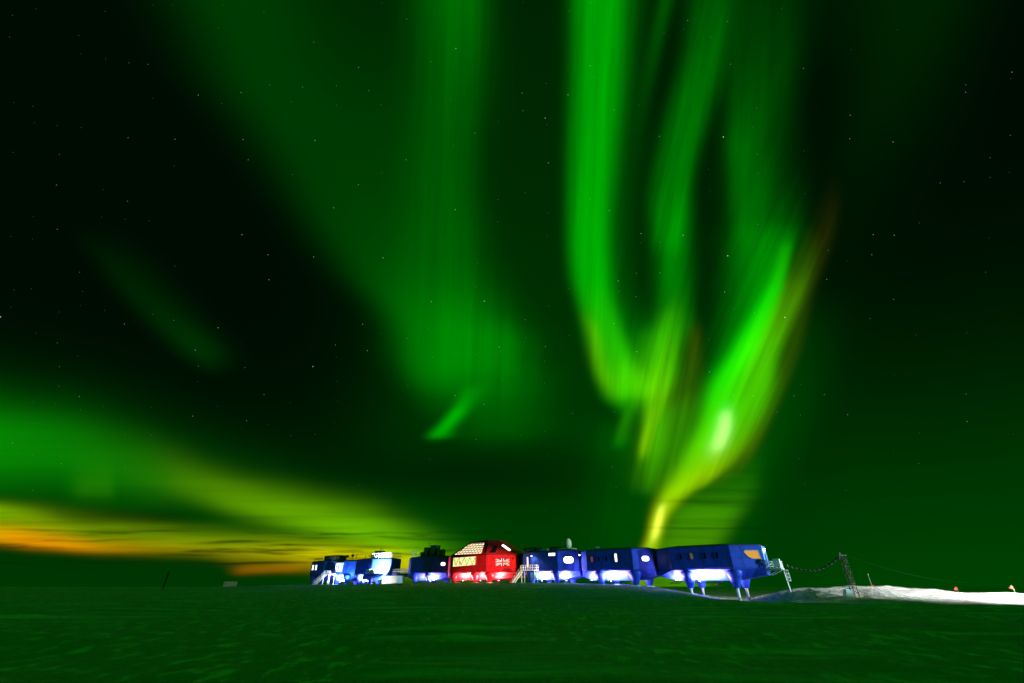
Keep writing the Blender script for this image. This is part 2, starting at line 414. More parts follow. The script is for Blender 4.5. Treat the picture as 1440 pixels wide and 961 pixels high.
# sloped glazing of the hall: lies on the roof's near slope
def slope_frame(p0, p1, q):      # p0->p1 lower edge left to right, q a point up the slope
    p0, p1, q = Vector(p0), Vector(p1), Vector(q)
    d = (p1-p0).normalized(); n = d.cross(q-p0).normalized(); u = n.cross(d).normalized(); return p0, d, u, n
fs_ = slope_frame(A2[1], A2[2], Bt[2])
LL = (A2[2]-A2[1]).length
SL = (Bt[2]-A2[2]).dot(fs_[2])
hall_pts = [(1.3, .25), (LL-1.9, .25), (LL-3.0, SL*.80), (5.4, SL*.80)]
gz = window(root, fs_, 0, 0, 0, 0, 0, ROOFGLOW, frame=REDP, name='roof_glazing', label='sloping lit glazing with a lattice of bars', pts=hall_pts, fw=.05)
mb = MB(); o, d, u, n = fs_
def clip_seg(a, b, poly):
    # sampled clipping of a bar to the convex glazing outline
    t0, t1 = 0, 1
    for (x0, y0), (x1, y1) in zip(poly, poly[1:]+poly[:1]):
        nx, ny = -(y1-y0), (x1-x0)
        da = (a[0]-x0)*nx+(a[1]-y0)*ny; db = (b[0]-x0)*nx+(b[1]-y0)*ny
        if da < 0 and db < 0: return None
        if da*db < 0:
            t = da/(da-db)
            if da < 0: t0 = max(t0, t)
            else: t1 = min(t1, t)
    if t0 >= t1: return None
    return (a[0]+(b[0]-a[0])*t0, a[1]+(b[1]-a[1])*t0), (a[0]+(b[0]-a[0])*t1, a[1]+(b[1]-a[1])*t1)
segs = []
for k in range(-2, 18): segs.append(((k*1.15-1, 0), (k*1.15+1.7, SL)))
for k in range(1, 6): segs.append(((0, k*SL/6.6), (LL, k*SL/6.6)))
for a, b in segs:
    c = clip_seg(a, b, hall_pts)
    if c:
        (x0, y0), (x1, y1) = c
        mb.tube(o+d*x0+u*y0+n*.06, o+d*x1+u*y1+n*.06, .13, n=4)
mb.build('lattice', mat('brown_bars', (.30, .12, .05), .5), gz)
fl = RM['fr']['long']
w2 = window(root, fl, 0, 0, 0, 0, 0, HALL, frame=REDP, name='hall_window', label='lower lit hall window with zigzag braces', pts=[(1.1, 1.45), (9.9, 1.75), (9.9, 3.85), (1.1, 3.75)], fw=.05)
mb = MB(); o, d, u, n = fl
for k in range(5):
    x = 1.3+k*2.1
    mb.tube(o+d*x+u*3.7+n*.07, o+d*min(x+1.05, 9.8)+u*1.75+n*.07, .07, n=4)
    if x+2.1 < 9.9: mb.tube(o+d*(x+1.05)+u*1.75+n*.07, o+d*(x+2.1)+u*3.7+n*.07, .07, n=4)
mb.build('brace', mat('orange_brown_braces', (.35, .14, .04), .5), w2)
# dark roof window and bright skylight on the right slopes
fr2 = slope_frame(A2[2], A2[3], Bt[3])
S2 = (Bt[2]-A2[2]).dot(fr2[2])
window(root, fs_, 0, 0, 0, 0, 0, BLACKG, frame=REDP, name='roof_window', label='unlit roof window', pts=[(LL-1.2, .35), (LL-.1, .35), (LL-.9, SL*.62), (LL-1.9, SL*.62)], fw=.05)
window(root, fr2, 0, 0, 0, 0, 0, BLACKG, frame=REDP, name='roof_window', label='unlit roof window', pts=[(.7, .35), (2.7, .35), (2.9, S2*.55), (1.6, S2*.6)], fw=.05)
fr3 = slope_frame(A2[3], A2[4], Bt[4])
d3 = (Bt[3]-A2[3])
# skylight near the ridge on the right side
e0 = A2[3].lerp(Bt[3], .28); e1 = A2[3].lerp(Bt[3], .70)
m = (e0+e1)/2
dd = (e1-e0).normalized(); nn = fr2[3]; uu = nn.cross(dd).normalized()
window(root, (m, dd, uu, nn), 0, .55, (e1-e0).length, .75, .35, COOL, frame=REDP, name='skylight', label='glaring lit skylight')
# Union flag painted on the right face
o, d, u, n = RM['fr']['right']
fx, fy, fw_, fh = 2.7, 1.35, 3.9, 1.8
flag = MB()
def q(P, h): poly_prism(flag, (o, d, u, n), [(fx+a*fw_, fy+b*fh) for a, b in P], .0, h)
flag.cur = 0; q([(0, 0), (1, 0), (1, 1), (0, 1)], .02)
def diag(mi, w, h):
    flag.cur = mi
    q([(0, 0), (w, 0), (1, 1-w*1.6), (1, 1), (1-w, 1), (0, w*1.6)], h); q([(1, 0), (1, w*1.6), (w, 1), (0, 1), (0, 1-w*1.6), (1-w, 0)], h+.002)
diag(1, .10, .024); diag(2, .045, .030)
flag.cur = 1; q([(.40, 0), (.60, 0), (.60, 1), (.40, 1)], .038); q([(0, .34), (1, .34), (1, .66), (0, .66)], .040)
flag.cur = 2; q([(.45, 0), (.55, 0), (.55, 1), (.45, 1)], .046); q([(0, .41), (1, .41), (1, .59), (0, .59)], .048)
f_ = flag.build('union_flag', [NAVY, FWHITE, FRED], root); f_['label'] = 'Union flag painted on the red wall'
# small seams of warm light under the skirt of the red module
# ------------------------------------------------------------------ access: stairs, balconies, rails
def railing(mb, pts, h=1.1, r=.035, gap=1.2, mid=(.55,)):
    for a, b in zip(pts, pts[1:]):
        a = Vector(a); b = Vector(b); L = (b-a).length; k = max(1, round(L/gap))
        for i in range(k+1):
            p = a.lerp(b, i/k); mb.tube(p, p+Vector((0, 0, h)), r, n=5)
        for z in (h,)+mid: mb.tube(a+Vector((0, 0, z)), b+Vector((0, 0, z)), r, n=5)
def stair(mb, mr_, a, b, w=1.0):
    a = Vector(a); b = Vector(b); dh = Vector((b.x-a.x, b.y-a.y, 0)).normalized(); sd = Vector((-dh.y, dh.x, 0))*w/2
    k = max(3, int(abs(a.z-b.z)/.22))
    for sgn in (-1, 1):
        p, q_ = a+sd*sgn, b+sd*sgn
        for z in (-.12, 0, .06): mb.tube(p+Vector((0, 0, z)), q_+Vector((0, 0, z)), .07, n=4)
        for z in (.95, .5): mr_.tube(p+Vector((0, 0, z)), q_+Vector((0, 0, z)), .045, n=5)
        for i in range(0, k+1, 3): 
            m_ = p.lerp(q_, i/k); mr_.tube(m_, m_+Vector((0, 0, .95)), .04, n=5)
    for i in range(k+1):
        m_ = a.lerp(b, i/k); Mx = Matrix.Rotation(math.atan2(dh.y, dh.x), 3, 'Z'); mb.box(m_, (.26, w, .04), Mx)

# balcony and ladder on the right end
r = D['root']
bx = empty('balcony_ladder', W(-21.9, 0, .6), ROTZ); tag(bx, 'white metal balcony and caged ladder hanging off the right end of the nearest module', 'ladder')
zb = 4.75-.6+.0
mb = MB(); mb.box((1.35, 0, zb), (2.4, 3.4, .12)); mb.box((1.3, -1.72, zb-.05), (2.5, .12, .34)); mb.box((1.3, 1.72, zb-.05), (2.5, .12, .34)); mb.box((2.6, 0, zb-.05), (.12, 3.5, .34))
mb.tube((.2, -1.6, zb-1.1), (2.3, -1.6, zb-.2), .06); mb.tube((.2, 1.6, zb-1.1), (2.3, 1.6, zb-.2), .06)
mb.build('platform', WHITE, bx)
mb = MB(); railing(mb, [(.2, -1.7, zb+.06), (2.55, -1.7, zb+.06), (2.55, 1.7, zb+.06), (.2, 1.7, zb+.06)], 1.25, .06, .6, (.4, .8))
mb.box((2.56, -.95, zb+.95), (.05, 1.2, 1.45)); mb.box((2.0, -1.72, zb+.95), (1.0, .05, 1.45)); mb.build('railing', WHITE, bx)
mb = MB(); lx = 2.75
for y in (-1.35, -.75): mb.tube((lx, y, zb+.9), (lx+.35, y, .0-.6), .06, n=5)
for k in range(17):
    z = -.4+k*.3; x_ = lx+.35*(1-(z+.6)/(zb+1.5)); mb.tube((x_, -1.35, z), (x_, -.75, z), .045, n=5)
mb.build('ladder', WHITE, bx)
mb = MB()
for z in (zb-.3, zb-.9, zb-1.5, zb-2.1):
    pr = [Vector((lx+.1+.75*math.sin(R(a)), -1.05+.55*math.cos(R(a)), z)) for a in range(0, 181, 30)]
    for a, b in zip(pr, pr[1:]): mb.tube(a, b, .05, n=4)
for a in (20, 60, 90, 120, 160):
    x_, y_ = lx+.1+.75*math.sin(R(a)), -1.05+.55*math.cos(R(a)); mb.tube((x_, y_, zb-.3), (x_, y_, zb-2.1), .05, n=4)
mb.build('safety_cage', WHITE, bx)

# entrance stair of the module beside the red one
_P0 = W(34.0, 5.4, 5.25); st = empty('entrance_stair', W(35.2, 6.5, ground(*W(35.2, 6.5).xy)), 0); tag(st, 'steel entrance stair and landing with railings between the red and blue modules', 'staircase')
g = st.location
def loc(s, t, z): return W(s, t, z)-g
mb = MB(); mr_ = MB()
Mz = Matrix.Rotation(ROTZ, 3, 'Z')
mb.box(loc(32.2, 5.9, 5.3), (4.6, 1.7, .14), Mz)
for s in (30.2, 34.2):
    for t in (5.3, 6.6): mb.tube(loc(s, t, 5.3), loc(s, t, 2.2), .06)
mb.build('landing', WHITE, st)
railing(mr_, [loc(34.4, 6.7, 5.37), loc(30.0, 6.7, 5.37), loc(30.0, 5.1, 5.37)], 1.1, .05, .75)
mr_.build('railing', WHITE, st)
mb = MB(); mr_ = MB(); stair(mb, mr_, loc(34.5, 5.95, 5.3), loc(37.4, 5.95, ground(*W(37.4, 5.95).xy)), 1.1)
mb.build('steps', WHITE, st); mr_.build('handrail', STEEL, st)
# equipment locker slung below the landing
mb = MB(); mb.box((0, 0, 0), (1.5, 1.1, 1.5), Mz); mb.box((0, 0, .79), (1.6, 1.2, .08), Mz)
lk = mb.build('cabinet', mat('teal_cabinet', (.08, .30, .48), .5, var=.1), None, W(31.2, 5.3, 3.95)); tag(lk, 'small teal equipment cabinet hung beneath the entrance landing', 'cabinet')

# far left entrance stair
st = empty('entrance_stair', W(126.0, 8, ground(*W(126.0, 8).xy)), 0); tag(st, 'white floodlit stair descending to the snow at the far left modules', 'staircase'); g = st.location.copy()
mb = MB(); mr_ = MB(); mb.box(loc(121.2, 6.2, 5.5), (4.6, 2.4, .18), Mz)
for s in (119.4, 123.2):
    for t in (5.3, 7.2): mb.tube(loc(s, t, 5.5), loc(s, t, 2.0), .09)
mb.build('landing', WHITE, st)
railing(mr_, [loc(119.2, 7.3, 5.6), loc(123.2, 7.3, 5.6)], 1.1, .06, .8); mr_.build('railing', WHITE, st)
mb = MB(); mr_ = MB(); stair(mb, mr_, loc(123.4, 6.6, 5.5), loc(128.0, 7.6, ground(*W(128.0, 7.6).xy)), 1.5)
mb.build('steps', WHITE, st); mr_.build('handrail', WHITE, st)
# white framed porch of the second module from the left
fr = L1['fr']; r = L1['root']; o, d, u, n = fr['long']
mb = MB(); poly_prism(mb, fr['long'], [(.4, 3.2), (4.4, 3.2), (4.4, 3.75), (.4, 3.75)], .01, .5)
for x in (.9, 2.4, 3.6): poly_prism(mb, fr['long'], [(x, .9), (x+.5, .9), (x+.5, 3.2), (x, 3.2)], .01, .35)
mb.build('porch', WHITE, r)
mb = MB(); poly_prism(mb, fr['left'], [(.5, .1), (2.6, .1), (2.6, 3.6), (.5, 3.6)], .01, .6); vb = mb.build('vestibule', WHITE, r)
mb = MB(); poly_prism(mb, fr['left'], [(1.2, .9), (1.9, .9), (1.9, 2.6), (1.2, 2.6)], .605, .64); mb.build('door', NAVY, vb)

# footbridge
fb = empty('footbridge', W(87.8, 0, 5.3), ROTZ); tag(fb, 'open footbridge with white railings linking two groups of blue modules', 'bridge')
mb = MB(); mb.box((0, 0, 0), (9.4, 2.6, .2)); mb.box((0, -1.25, -.4), (9.4, .25, .8)); mb.box((0, 1.25, -.4), (9.4, .25, .8))
mb.build('deck', BLUEP, fb)
mb = MB(); railing(mb, [(-4.6, -1.3, .1), (4.6, -1.3, .1)], 1.35, .07, .62, (.7,)); mb.build('railing', WHITE, fb)
mb = MB(); railing(mb, [(-4.6, 1.3, .1), (4.6, 1.3, .1)], 1.35, .07, .62, (.7,)); mb.build('railing', WHITE, fb)
# deck at the floodlit end
dk = empty('access_deck', W(94.8, 5.6, 5.4), ROTZ); tag(dk, 'dark blue access deck jutting out below the glaring white end wall', 'platform')
mb = MB(); mb.loft([[Vector(p) for p in ((-5.2, -1.6, -1.6), (1.5, -1.2, -.55), (1.5, 1.1, -.55), (-5.2, 1.1, -1.9))], [Vector(p) for p in ((-5.2, -1.7, .05), (2.6, -1.7, .05), (2.6, 1.1, .05), (-5.2, 1.1, .05))]])
mb.build('deck', BLUEP, dk)
mb = MB(); mb.box((-3.6, -.6, .75), (1.7, .9, 1.2)); mb.build('crate', WHITE, dk)
mb = MB(); mb.box((-1.6, -.7, .65), (1.6, .9, 1.1)); mb.build('crate', mat('ochre_crate', (.5, .36, .12), .6), dk)

# white container under the bridge and small ones on the snow
def container(name, label, P, dims, rz, m=WHITE, ribs=9):
    e = empty(name, P, rz); tag(e, label, 'container')
    lx, ly, lz = dims
    mb = MB(); mb.box((0, 0, lz/2+.1), dims)
    for k in range(ribs):
        x = -lx/2+lx*(k+.5)/ribs; mb.box((x, -ly/2-.03, lz/2+.1), (.12, .05, lz-.25))
    mb.build('shell', m, e, bevel=.02)
    mb = MB()
    for sx in (-1, 1):
        for sy in (-1, 1): mb.box((sx*(lx/2), sy*(ly/2), lz/2+.1), (.18, .18, lz+.1))
    mb.build('corner_post', STEEL, e)
    mb = MB(); mb.box((0, -ly/4, .05), (lx*.96, .16, .2)); mb.box((0, ly/4, .05), (lx*.96, .16, .2)); mb.build('skid', DARK, e)
    return e
p = W(87.0, 5.0); container('cargo_container', 'white container on the snow under the footbridge', Vector((p.x, p.y, ground(p.x, p.y)-.1)), (7.4, 2.4, 2.4), ROTZ)
p = at(323, 824.5, 205); container('cargo_container', 'pale container standing alone on the snow far to the left', Vector((p.x, p.y, ground(p.x, p.y)+.0)), (4.4, 2.4, 1.9), R(8), mat('weathered_white', (.42, .46, .38), .7, var=.15), 7)

# ------------------------------------------------------------------ things on the roofs
def on(mod, x, y, dz=0): # top of a module's roof in world
    rt = mod['root']; q_ = rt.location+U*x+V*y; return Vector((q_.x, q_.y, rt.location.z+mod['wt']+.45+dz))
def roof_box(label, P, d, m=DARK, rail=False):
    e = empty('equipment_box', P, ROTZ); tag(e, label, 'equipment', 'equipment on the station roofs')
    mb = MB(); mb.box((0, 0, d[2]/2), d); mb.box((0, 0, d[2]+.05), (d[0]+.15, d[1]+.15, .1)); mb.build('housing', m, e, bevel=.02)
    mb = MB()
    for k in range(5): mb.box((0, -d[1]/2-.02, d[2]*(.2+.15*k)), (d[0]*.7, .03, d[2]*.05))
    mb.build('louvre', STEEL, e)
    return e
def mast_ant(label, P, h, kind=0, m=DARK):
    e = empty('antenna', P, 0); tag(e, label, 'antenna', 'antennas on the station roofs')
    mb = MB(); mb.tube((0, 0, 0), (0, 0, h), .07, .035, 6); mb.build('mast', m, e)
    mb = MB()
    if kind == 0:
        mb.lathe([(.02, h-.45), (.45, h-.35), (.55, h), (.45, h+.35), (.02, h+.45)], n=12)
        mb.build('radome', m, e, smooth=True)
    elif kind == 1:
        for z in (h*.6, h*.8, h*.97): mb.tube((-.5, 0, z), (.5, 0, z), .035, n=5)
        mb.build('crossarm', m, e)
    else:
        mb.tube((0, 0, h*.55), (0, 0, h*.9), .16, n=8); mb.build('sensor', m, e)
    return e
def roof_rail(label, pts, m=WHITE, h=1.3, gap=.9, rr=.06):
    g = Vector(pts[0]); e = empty('roof_railing', g, 0); tag(e, label, 'railing')
    mb = MB(); railing(mb, [Vector(p)-g for p in pts], h, rr, gap); mb.build('rail', m, e); return e

# far-left modules
roof_box('long dark plant housing on the roof of the farthest left module', on(L0, 4.6, -1.5), (9.5, 3.4, 1.5))
roof_rail('thin dark railing at the left edge of the farthest module roof', [on(L0, -6.5, -3.4), on(L0, -1, -3.4)], DARK, .8)
mast_ant('black ball-shaped antenna, left of two on the far left roofs', on(L1, -1.8, -2.0), 1.3)
mast_ant('black ball-shaped antenna, right of two on the far left roofs', on(L1, 1.6, -2.0), 1.45)
mast_ant('thin whip antenna between the two black ball antennas', on(L1, 0, -1.0), 2.4, 1)
mast_ant('short crossed antenna right of the black ball antennas', on(L1, 3.9, -2.0), 1.9, 1)
mast_ant('lone stubby antenna at the left of the roof behind the white railing', on(L2, -6.0, -2.0), 1.0, 2)
mast_ant('second stubby antenna on the roof behind the white railing', on(L2, -3.6, -2.0), 1.1, 1)
roof_box('square dark tower housing behind the white roof railing', on(L2, .3, -.8), (2.6, 2.6, 2.3))
roof_box('low dark plinth beside the square tower on the floodlit module', on(L2, -1.8, -1.4), (1.6, 1.8, 1.0))
mast_ant('antenna with a sensor pot on top of the square tower housing', on(L2, .6, -.8, 2.3), 1.0, 2)
mast_ant('pale antenna beside the white roof railing', on(L2, 2.6, -1.5), 2.9, 1, STEEL)
L2r = L2['xR']
roof_rail('white railing round the roof above the glaring white end wall', [on(L2, 1.0, -4.4, -.1), on(L2, 3.2, -4.3, -.1), on(L2, L2r-.6, -2.2, -.1), on(L2, L2r-.3, 1.8, -.1)], WHITE, 1.5, .95, .09)
# module left of the red one
mast_ant('tall thin aerial on the roof left of the red module', on(E_, -.6, -1.5), 3.9, 1)
roof_box('dark cabinet at the left of the cluster beside the red module', on(E_, -.4, -1.8), (2.0, 2.2, 2.4))
roof_box('tall dark flue housing in the middle of the cluster beside the red module', on(E_, 2.9, -1.8), (1.7, 2.2, 2.9))
roof_box('small dark vent housing at the right of the cluster beside the red module', on(E_, 5.6, -1.6), (1.2, 1.8, 1.5))
roof_box('low dark step housing at the left foot of the cluster beside the red module', on(E_, -2.2, -2.0), (1.3, 2.0, 1.1))
for k, (x, hh, lb) in enumerate(((1.3, 3.2, 'grey flue pipe standing between two dark housings'), (4.6, 2.5, 'pale flue pipe, middle of three beside the red module'), (6.9, 1.9, 'short pale flue pipe nearest the red module'))):
    mb = MB(); mb.lathe([(.2, 0), (.2, hh-.4), (.32, hh-.38), (.32, hh-.1), (.1, hh)], n=10)
    o_ = mb.build('flue_pipe', STEEL, None, on(E_, x, -2.4)); tag(o_, lb, 'flue', 'flue pipes on the roof')
roof_rail('pale railing at the left corner of the roof beside the red module', [on(E_, -7.5, -2.6), on(E_, -4.4, -4.3), on(E_, -2.6, -4.3)], STEEL, 1.5, 1.6, .06)
# module right of the red one
roof_box('low black housing on the roof beside the red module', on(B_, -4.6, -3.0, -.1), (4.0, 2.6, .75), RUBBER)
roof_box('pale slim duct in the middle of the domed roof', on(B_, -.8, -3.4, -.15), (2.4, .8, .35), STEEL)
roof_box('low black duct left of the cream domes', on(B_, 1.9, -2.0, 0), (2.4, 1.6, .65), RUBBER)
tb = empty('platform', on(B_, 5.0, -1.5, 0), ROTZ); tag(tb, 'pale round-cornered platform carrying the cream domes', 'platform')
MB().box((0, 0, .2), (4.6, 2.4, .14)).build('deck', CREAM, tb)
mb = MB()
for x in (-2, 2):
    for y in (-1, 1): mb.tube((x, y, -.4), (x, y, .15), .07)
mb.build('support', STEEL, tb)
def dome(label, P, r_, h):
    e = empty('radome', P, 0); tag(e, label, 'radome', 'cream radomes')
    mb = MB(); prof = [(r_*.7, 0), (r_*.95, .2), (r_, h*.45)]+[(r_*math.cos(R(a)), h*.5+h*.5*math.sin(R(a))) for a in (15, 30, 45, 60, 75, 86)]
    mb.lathe(prof, n=20); mb.build('dome', CREAM, e, smooth=True)
    MB().lathe([(r_*.6, -.15), (r_*.6, .02)], n=14).build('base', STEEL, e)
q_ = on(B_, 5.0, -1.5, .42)
dome('larger upright cream dome on the roof platform', q_+U*.55, .85, 2.3)
dome('smaller cream dome just left of the larger one', q_-U*1.0+V*.3, .62, 1.7)
mast_ant('pale thin mast with crossbars right of the cream domes', on(C_, -5.5, 0, -.1), .9, 1, STEEL)

# ------------------------------------------------------------------ lattice mast, cable, flags
def lattice_mast(name, label, P, h, w, m, lean=0, panels=9, arm=True, wt_=.035):
    e = empty(name, P, R(20)); tag(e, label, 'mast')
    cs = [Vector((w*math.cos(R(a)), w*math.sin(R(a)), 0)) for a in (90, 210, 330)]
    L = [Vector((lean*z/h, 0, z)) for z in [h*k/panels for k in range(panels+1)]]
    mb = MB()
    for c in cs: mb.tube(c+L[0], c+L[-1], wt_*1.5, n=5)
    mb.build('upright', m, e)
    mb = MB()
    for k in range(panels):
        for i in range(3):
            a, b = cs[i], cs[(i+1) % 3]
            if k % 2: a, b = b, a
            mb.tube(a+L[k], b+L[k+1], wt_, n=4); mb.tube(a+L[k+1], b+L[k+1], wt_, n=4)
    mb.build('bracing', m, e)
    if arm:
        mb = MB(); t = L[-1]
        mb.box(t+Vector((0, 0, .05)), (1.9, .22, .16)); mb.box(t+Vector((-.8, 0, -.25)), (.3, .3, .5)); mb.box(t+Vector((-.5, 0, .3)), (.35, .3, .3))
        for y in (-.3, .3): mb.tube(t+Vector((-.85, y, -.1)), t+Vector((.9, y, .1)), .05, n=4)
        mb.build('crossarm', m, e)
    return e
MP = at(1202, 835, 86); MP.z = ground(MP.x, MP.y)-.15
MT = 7.0
lattice_mast('lattice_mast', 'triangular steel lattice mast with a crossarm on the lit snow mound', MP, MT, .60, mat('weathered_mast_steel', (.075, .07, .05), .7, .1, var=.35, vscale=2), 0, 8, True, .036)
p = at(230, 826, 190); lattice_mast('lattice_mast', 'thin dark mast leaning alone on the far left horizon', Vector((p.x, p.y, ground(p.x, p.y)-.1)), 6.2, .28, DARK, 0, 8, False, .05)
# white marker cone/box at the mast base
p = at(1193, 837, 84); mb = MB(); mb.loft([[Vector((x, y, 0)) for x, y in ((-.75, -.6), (.75, -.6), (.75, .6), (-.75, .6))], [Vector((x, y, .95)) for x, y in ((-.3, -.3), (.35, -.3), (.35, .3), (-.3, .3))]])
mb.box((0, 0, .99), (.75, .7, .08))
o_ = mb.build('anchor_block', WHITE, None, Vector((p.x, p.y, ground(p.x, p.y)-.05))); tag(o_, 'white tapered anchor block at the foot of the lattice mast', 'block')
# sagging cable with pale markers
a = W(-24.4, -1.0, 5.9); b = MP+Vector((-.7, 0, MT-.15))
e = empty('cable', a, 0); tag(e, 'sagging dark cable with pale clips between the nearest module and the lattice mast', 'cable')
N = 40; pts = [a.lerp(b, k/N)-Vector((0, 0, 1.75*4*(k/N)*(1-k/N)))-a for k in range(N+1)]
mb = MB()
for p0, p1 in zip(pts, pts[1:]): mb.tube(p0, p1, .05, n=6)
for k in range(1, N): 
    if k > 5: mb.tube(pts[k]-Vector((0, 0, .22)), pts[k]+Vector((0, 0, .05)), .10, n=6)
mb.build('line', RUBBER, e)
for k in range(4, N-1, 3):
    mb = MB(); mb.tube(pts[k]+Vector((-.06, -.12, .10)), pts[k]+Vector((.10, -.12, -.26)), .065, n=6); mb.build('clip', BULB, e)
a2 = MP+Vector((.8, 0, MT)); b2 = at(1460, 806, 120)
mb = MB(); pts = [a2.lerp(b2, k/30)-Vector((0, 0, 3.2*4*(k/30)*(1-k/30)))-a2 for k in range(31)]
for p0, p1 in zip(pts, pts[1:]): mb.tube(p0, p1, .006, n=5)
o_ = mb.build('cable', RUBBER, None, a2); tag(o_, 'thin dark cable running right from the lattice mast out of the picture', 'cable')

def flag_pole(x, y, Y, h, label, w=.65):
    p = at(x, y, Y); z = ground(p.x, p.y)
    e = empty('flag', Vector((p.x, p.y, z-.1)), 0); tag(e, label, 'flag', 'red marker flags on the snow')
    MB().tube((0, 0, 0), (0, 0, h), .035, .025).build('pole', mat('bamboo_pole', (.25, .22, .15), .7) if 'bamboo_pole' not in bpy.data.materials else bpy.data.materials['bamboo_pole'], e)
    mb = MB(); A = []; B = []
    for k in range(9):
        t = k/8; yy = .07*math.sin(t*7); zz = h-.05-.35*t*.8
        hh = .34*(1-t)+.04
        A.append(Vector((-w*t*1.0, yy, zz+hh*.5))); B.append(Vector((-w*t*1.0, yy, zz-hh)))
    vs = A+B; n_ = 9
    vs2 = vs+[v+Vector((0, .02, 0)) for v in vs]
    fs = [(i, i+1, n_+i+1, n_+i) for i in range(8)]+[tuple(2*n_+q for q in (i, n_+i, n_+i+1, i+1)) for i in range(8)]
    fs += [(i+1, i, 2*n_+i, 2*n_+i+1) for i in range(8)]+[(n_+i, n_+i+1, 3*n_+i+1, 3*n_+i) for i in range(8)]
    mb.add(vs2, fs); mb.build('cloth', REDFAB, e)
flag_pole(1348.5, 834, 88, 1.25, 'small red marker flag on the lit snow, left of two right of the mast')
flag_pole(1428, 834, 88, 1.3, 'small red marker flag nearest the right edge of the picture')
flag_pole(1230, 826.5, 95, .35, 'tiny red flag just showing over the mound behind the lattice mast', .5)
p = at(1227, 826, 96); e = MB().tube((0, 0, 0), (0, 0, 1.9), .02).lathe([(.06, 1.9), (.1, 1.95), (.02, 2.1)], n=6).build('marker_pole', STEEL, None, Vector((p.x, p.y, ground(p.x, p.y)))); tag(e, 'thin bare pole on the mound right of the lattice mast', 'pole')
# low debris in front of the container
p = at(577, 822.8, 118)
for dx, dd_, m_, lb in ((-1.9, (1.2, .7, .35), RUST, 'rusty brown lump of debris on the snow ridge before the container'), (.35, (.3, .3, .42), WHITE, 'tiny white marker can on the snow ridge before the container')):
    mb = MB(); n_ = 10
    if m_ is RUST:
        for k in range(4): mb.box((random.uniform(-.8, .8), random.uniform(-.3, .3), .1+.05*k), (dd_[0]*random.uniform(.5, 1), dd_[1], dd_[2]*random.uniform(.5, 1)), Matrix.Rotation(random.uniform(0, 3), 3, 'Z'))
        nm = 'debris'
    else: mb.lathe([(.13, 0), (.15, .04), (.15, .34), (.1, .38), (.05, .42)], n=10); nm = 'marker_can'
    x_ = p.x+dx; o_ = mb.build(nm, m_, None, Vector((x_, p.y, ground(x_, p.y)))); tag(o_, lb, 'debris' if m_ is RUST else 'can')

# ------------------------------------------------------------------ lamps
def lamp_light(name, kind, P, aim, power, col, size=.25, cone=160, blend=.3, parent=None):
    l = bpy.data.lights.new(name, kind); l.energy = power; l.color = col; l.shadow_soft_size = size
    if kind == 'SPOT': l.spot_size = R(cone); l.spot_blend = blend
    o = bpy.data.objects.new(name, l); COL.objects.link(o); o.location = P
    d = Vector(aim); o.rotation_euler = d.to_track_quat('-Z', 'Y').to_euler()
    if parent: o.parent = parent
    return o
def floodlight(label, P, z, aim, power, col=(.92, .86, 1), cone=168, blend=.4, lens=True, ld=None):
    gz = ground(P.x, P.y); e = empty('floodlight', Vector((P.x, P.y, gz-.1)), 0); tag(e, label, 'floodlight', 'floodlights on the snow')
    h = z-gz+.1; MB().tube((0, 0, 0), (0, 0, h-.2), .025).build('post', DARK, e)
    a = Vector(aim).normalized(); M = a.to_track_quat('Z', 'Y').to_matrix()
    mb = MB(); mb.lathe([(.1, -.22), (.2, -.15), (.22, 0)], n=12)
    mb.v = [M@v+Vector((0, 0, h)) for v in mb.v]; mb.build('housing', DARK, e)
    mb = MB(); mb.lathe([(.19, .0), (.19, .03), (.1, .07)], n=12); mb.v = [M@v+Vector((0, 0, h)) for v in mb.v]
    mb.build('lens', LENS, e)
    lamp_light('lamp', 'SPOT', Vector((0, 0, h))+a*.14, a, power, col, .12, cone, blend, e)
    return e
LAV = (1.0, .62, 1.0)
def under(mod, name, xs, power, col=LAV, y=None, dz=.3, hw=5.0, aim=(-.0, .35, 1), cone=168):
    rt = mod['root']
    for k, x in enumerate(xs):
        yy = -hw+.45; 
        if y is not None: yy = y+.0
        cx = mod['xR']-x; cR_ = mod['cR']
        if cx < cR_: yy += (hw-mod['ew'])*(1-cx/cR_)
        cx = x-mod['xL']
        if cx < mod['cL']: yy += (hw-mod['ew'])*(1-cx/mod['cL'])
        q_ = rt.location+U*x+V*yy
        aw = U*aim[0]+V*aim[1]+Vector((0, 0, aim[2]))
        floodlight(name[k], q_, rt.location.z+mod['ub']-dz, aw, power, col, cone)
under(D, ['floodlight between the left legs of the nearest module'], [-1.6], 7000)
under(D, ['smaller floodlight at the left end of the nearest module'], [-6.4], 1500, dz=.1)
under(C_, ['floodlight between the legs of the second module from the right'], [-.6], 5000)
under(C_, ['smaller floodlight at the left end of the second module from the right'], [-5.6], 1000, dz=.1)
under(B_, ['floodlight under the left half of the module with the entrance stair', 'floodlight under the right corner of the module with the entrance stair'], [-1.0, 5.6], 4500)
under(RM, ['floodlight under the left of the red module', 'floodlight under the middle of the red module', 'floodlight under the right end of the red module'], [-3.6, 2.9, 8.2], 1500, (1, .90, .86), hw=6.1)
under(E_, ['floodlight under the right end of the dark blue module left of the red one'], [4.4], 3500)
under(L2, ['floodlight between the legs of the module left of the footbridge'], [-1.8], 26000)
under(L1, ['floodlight under the second module from the far left end'], [0.2], 26000)
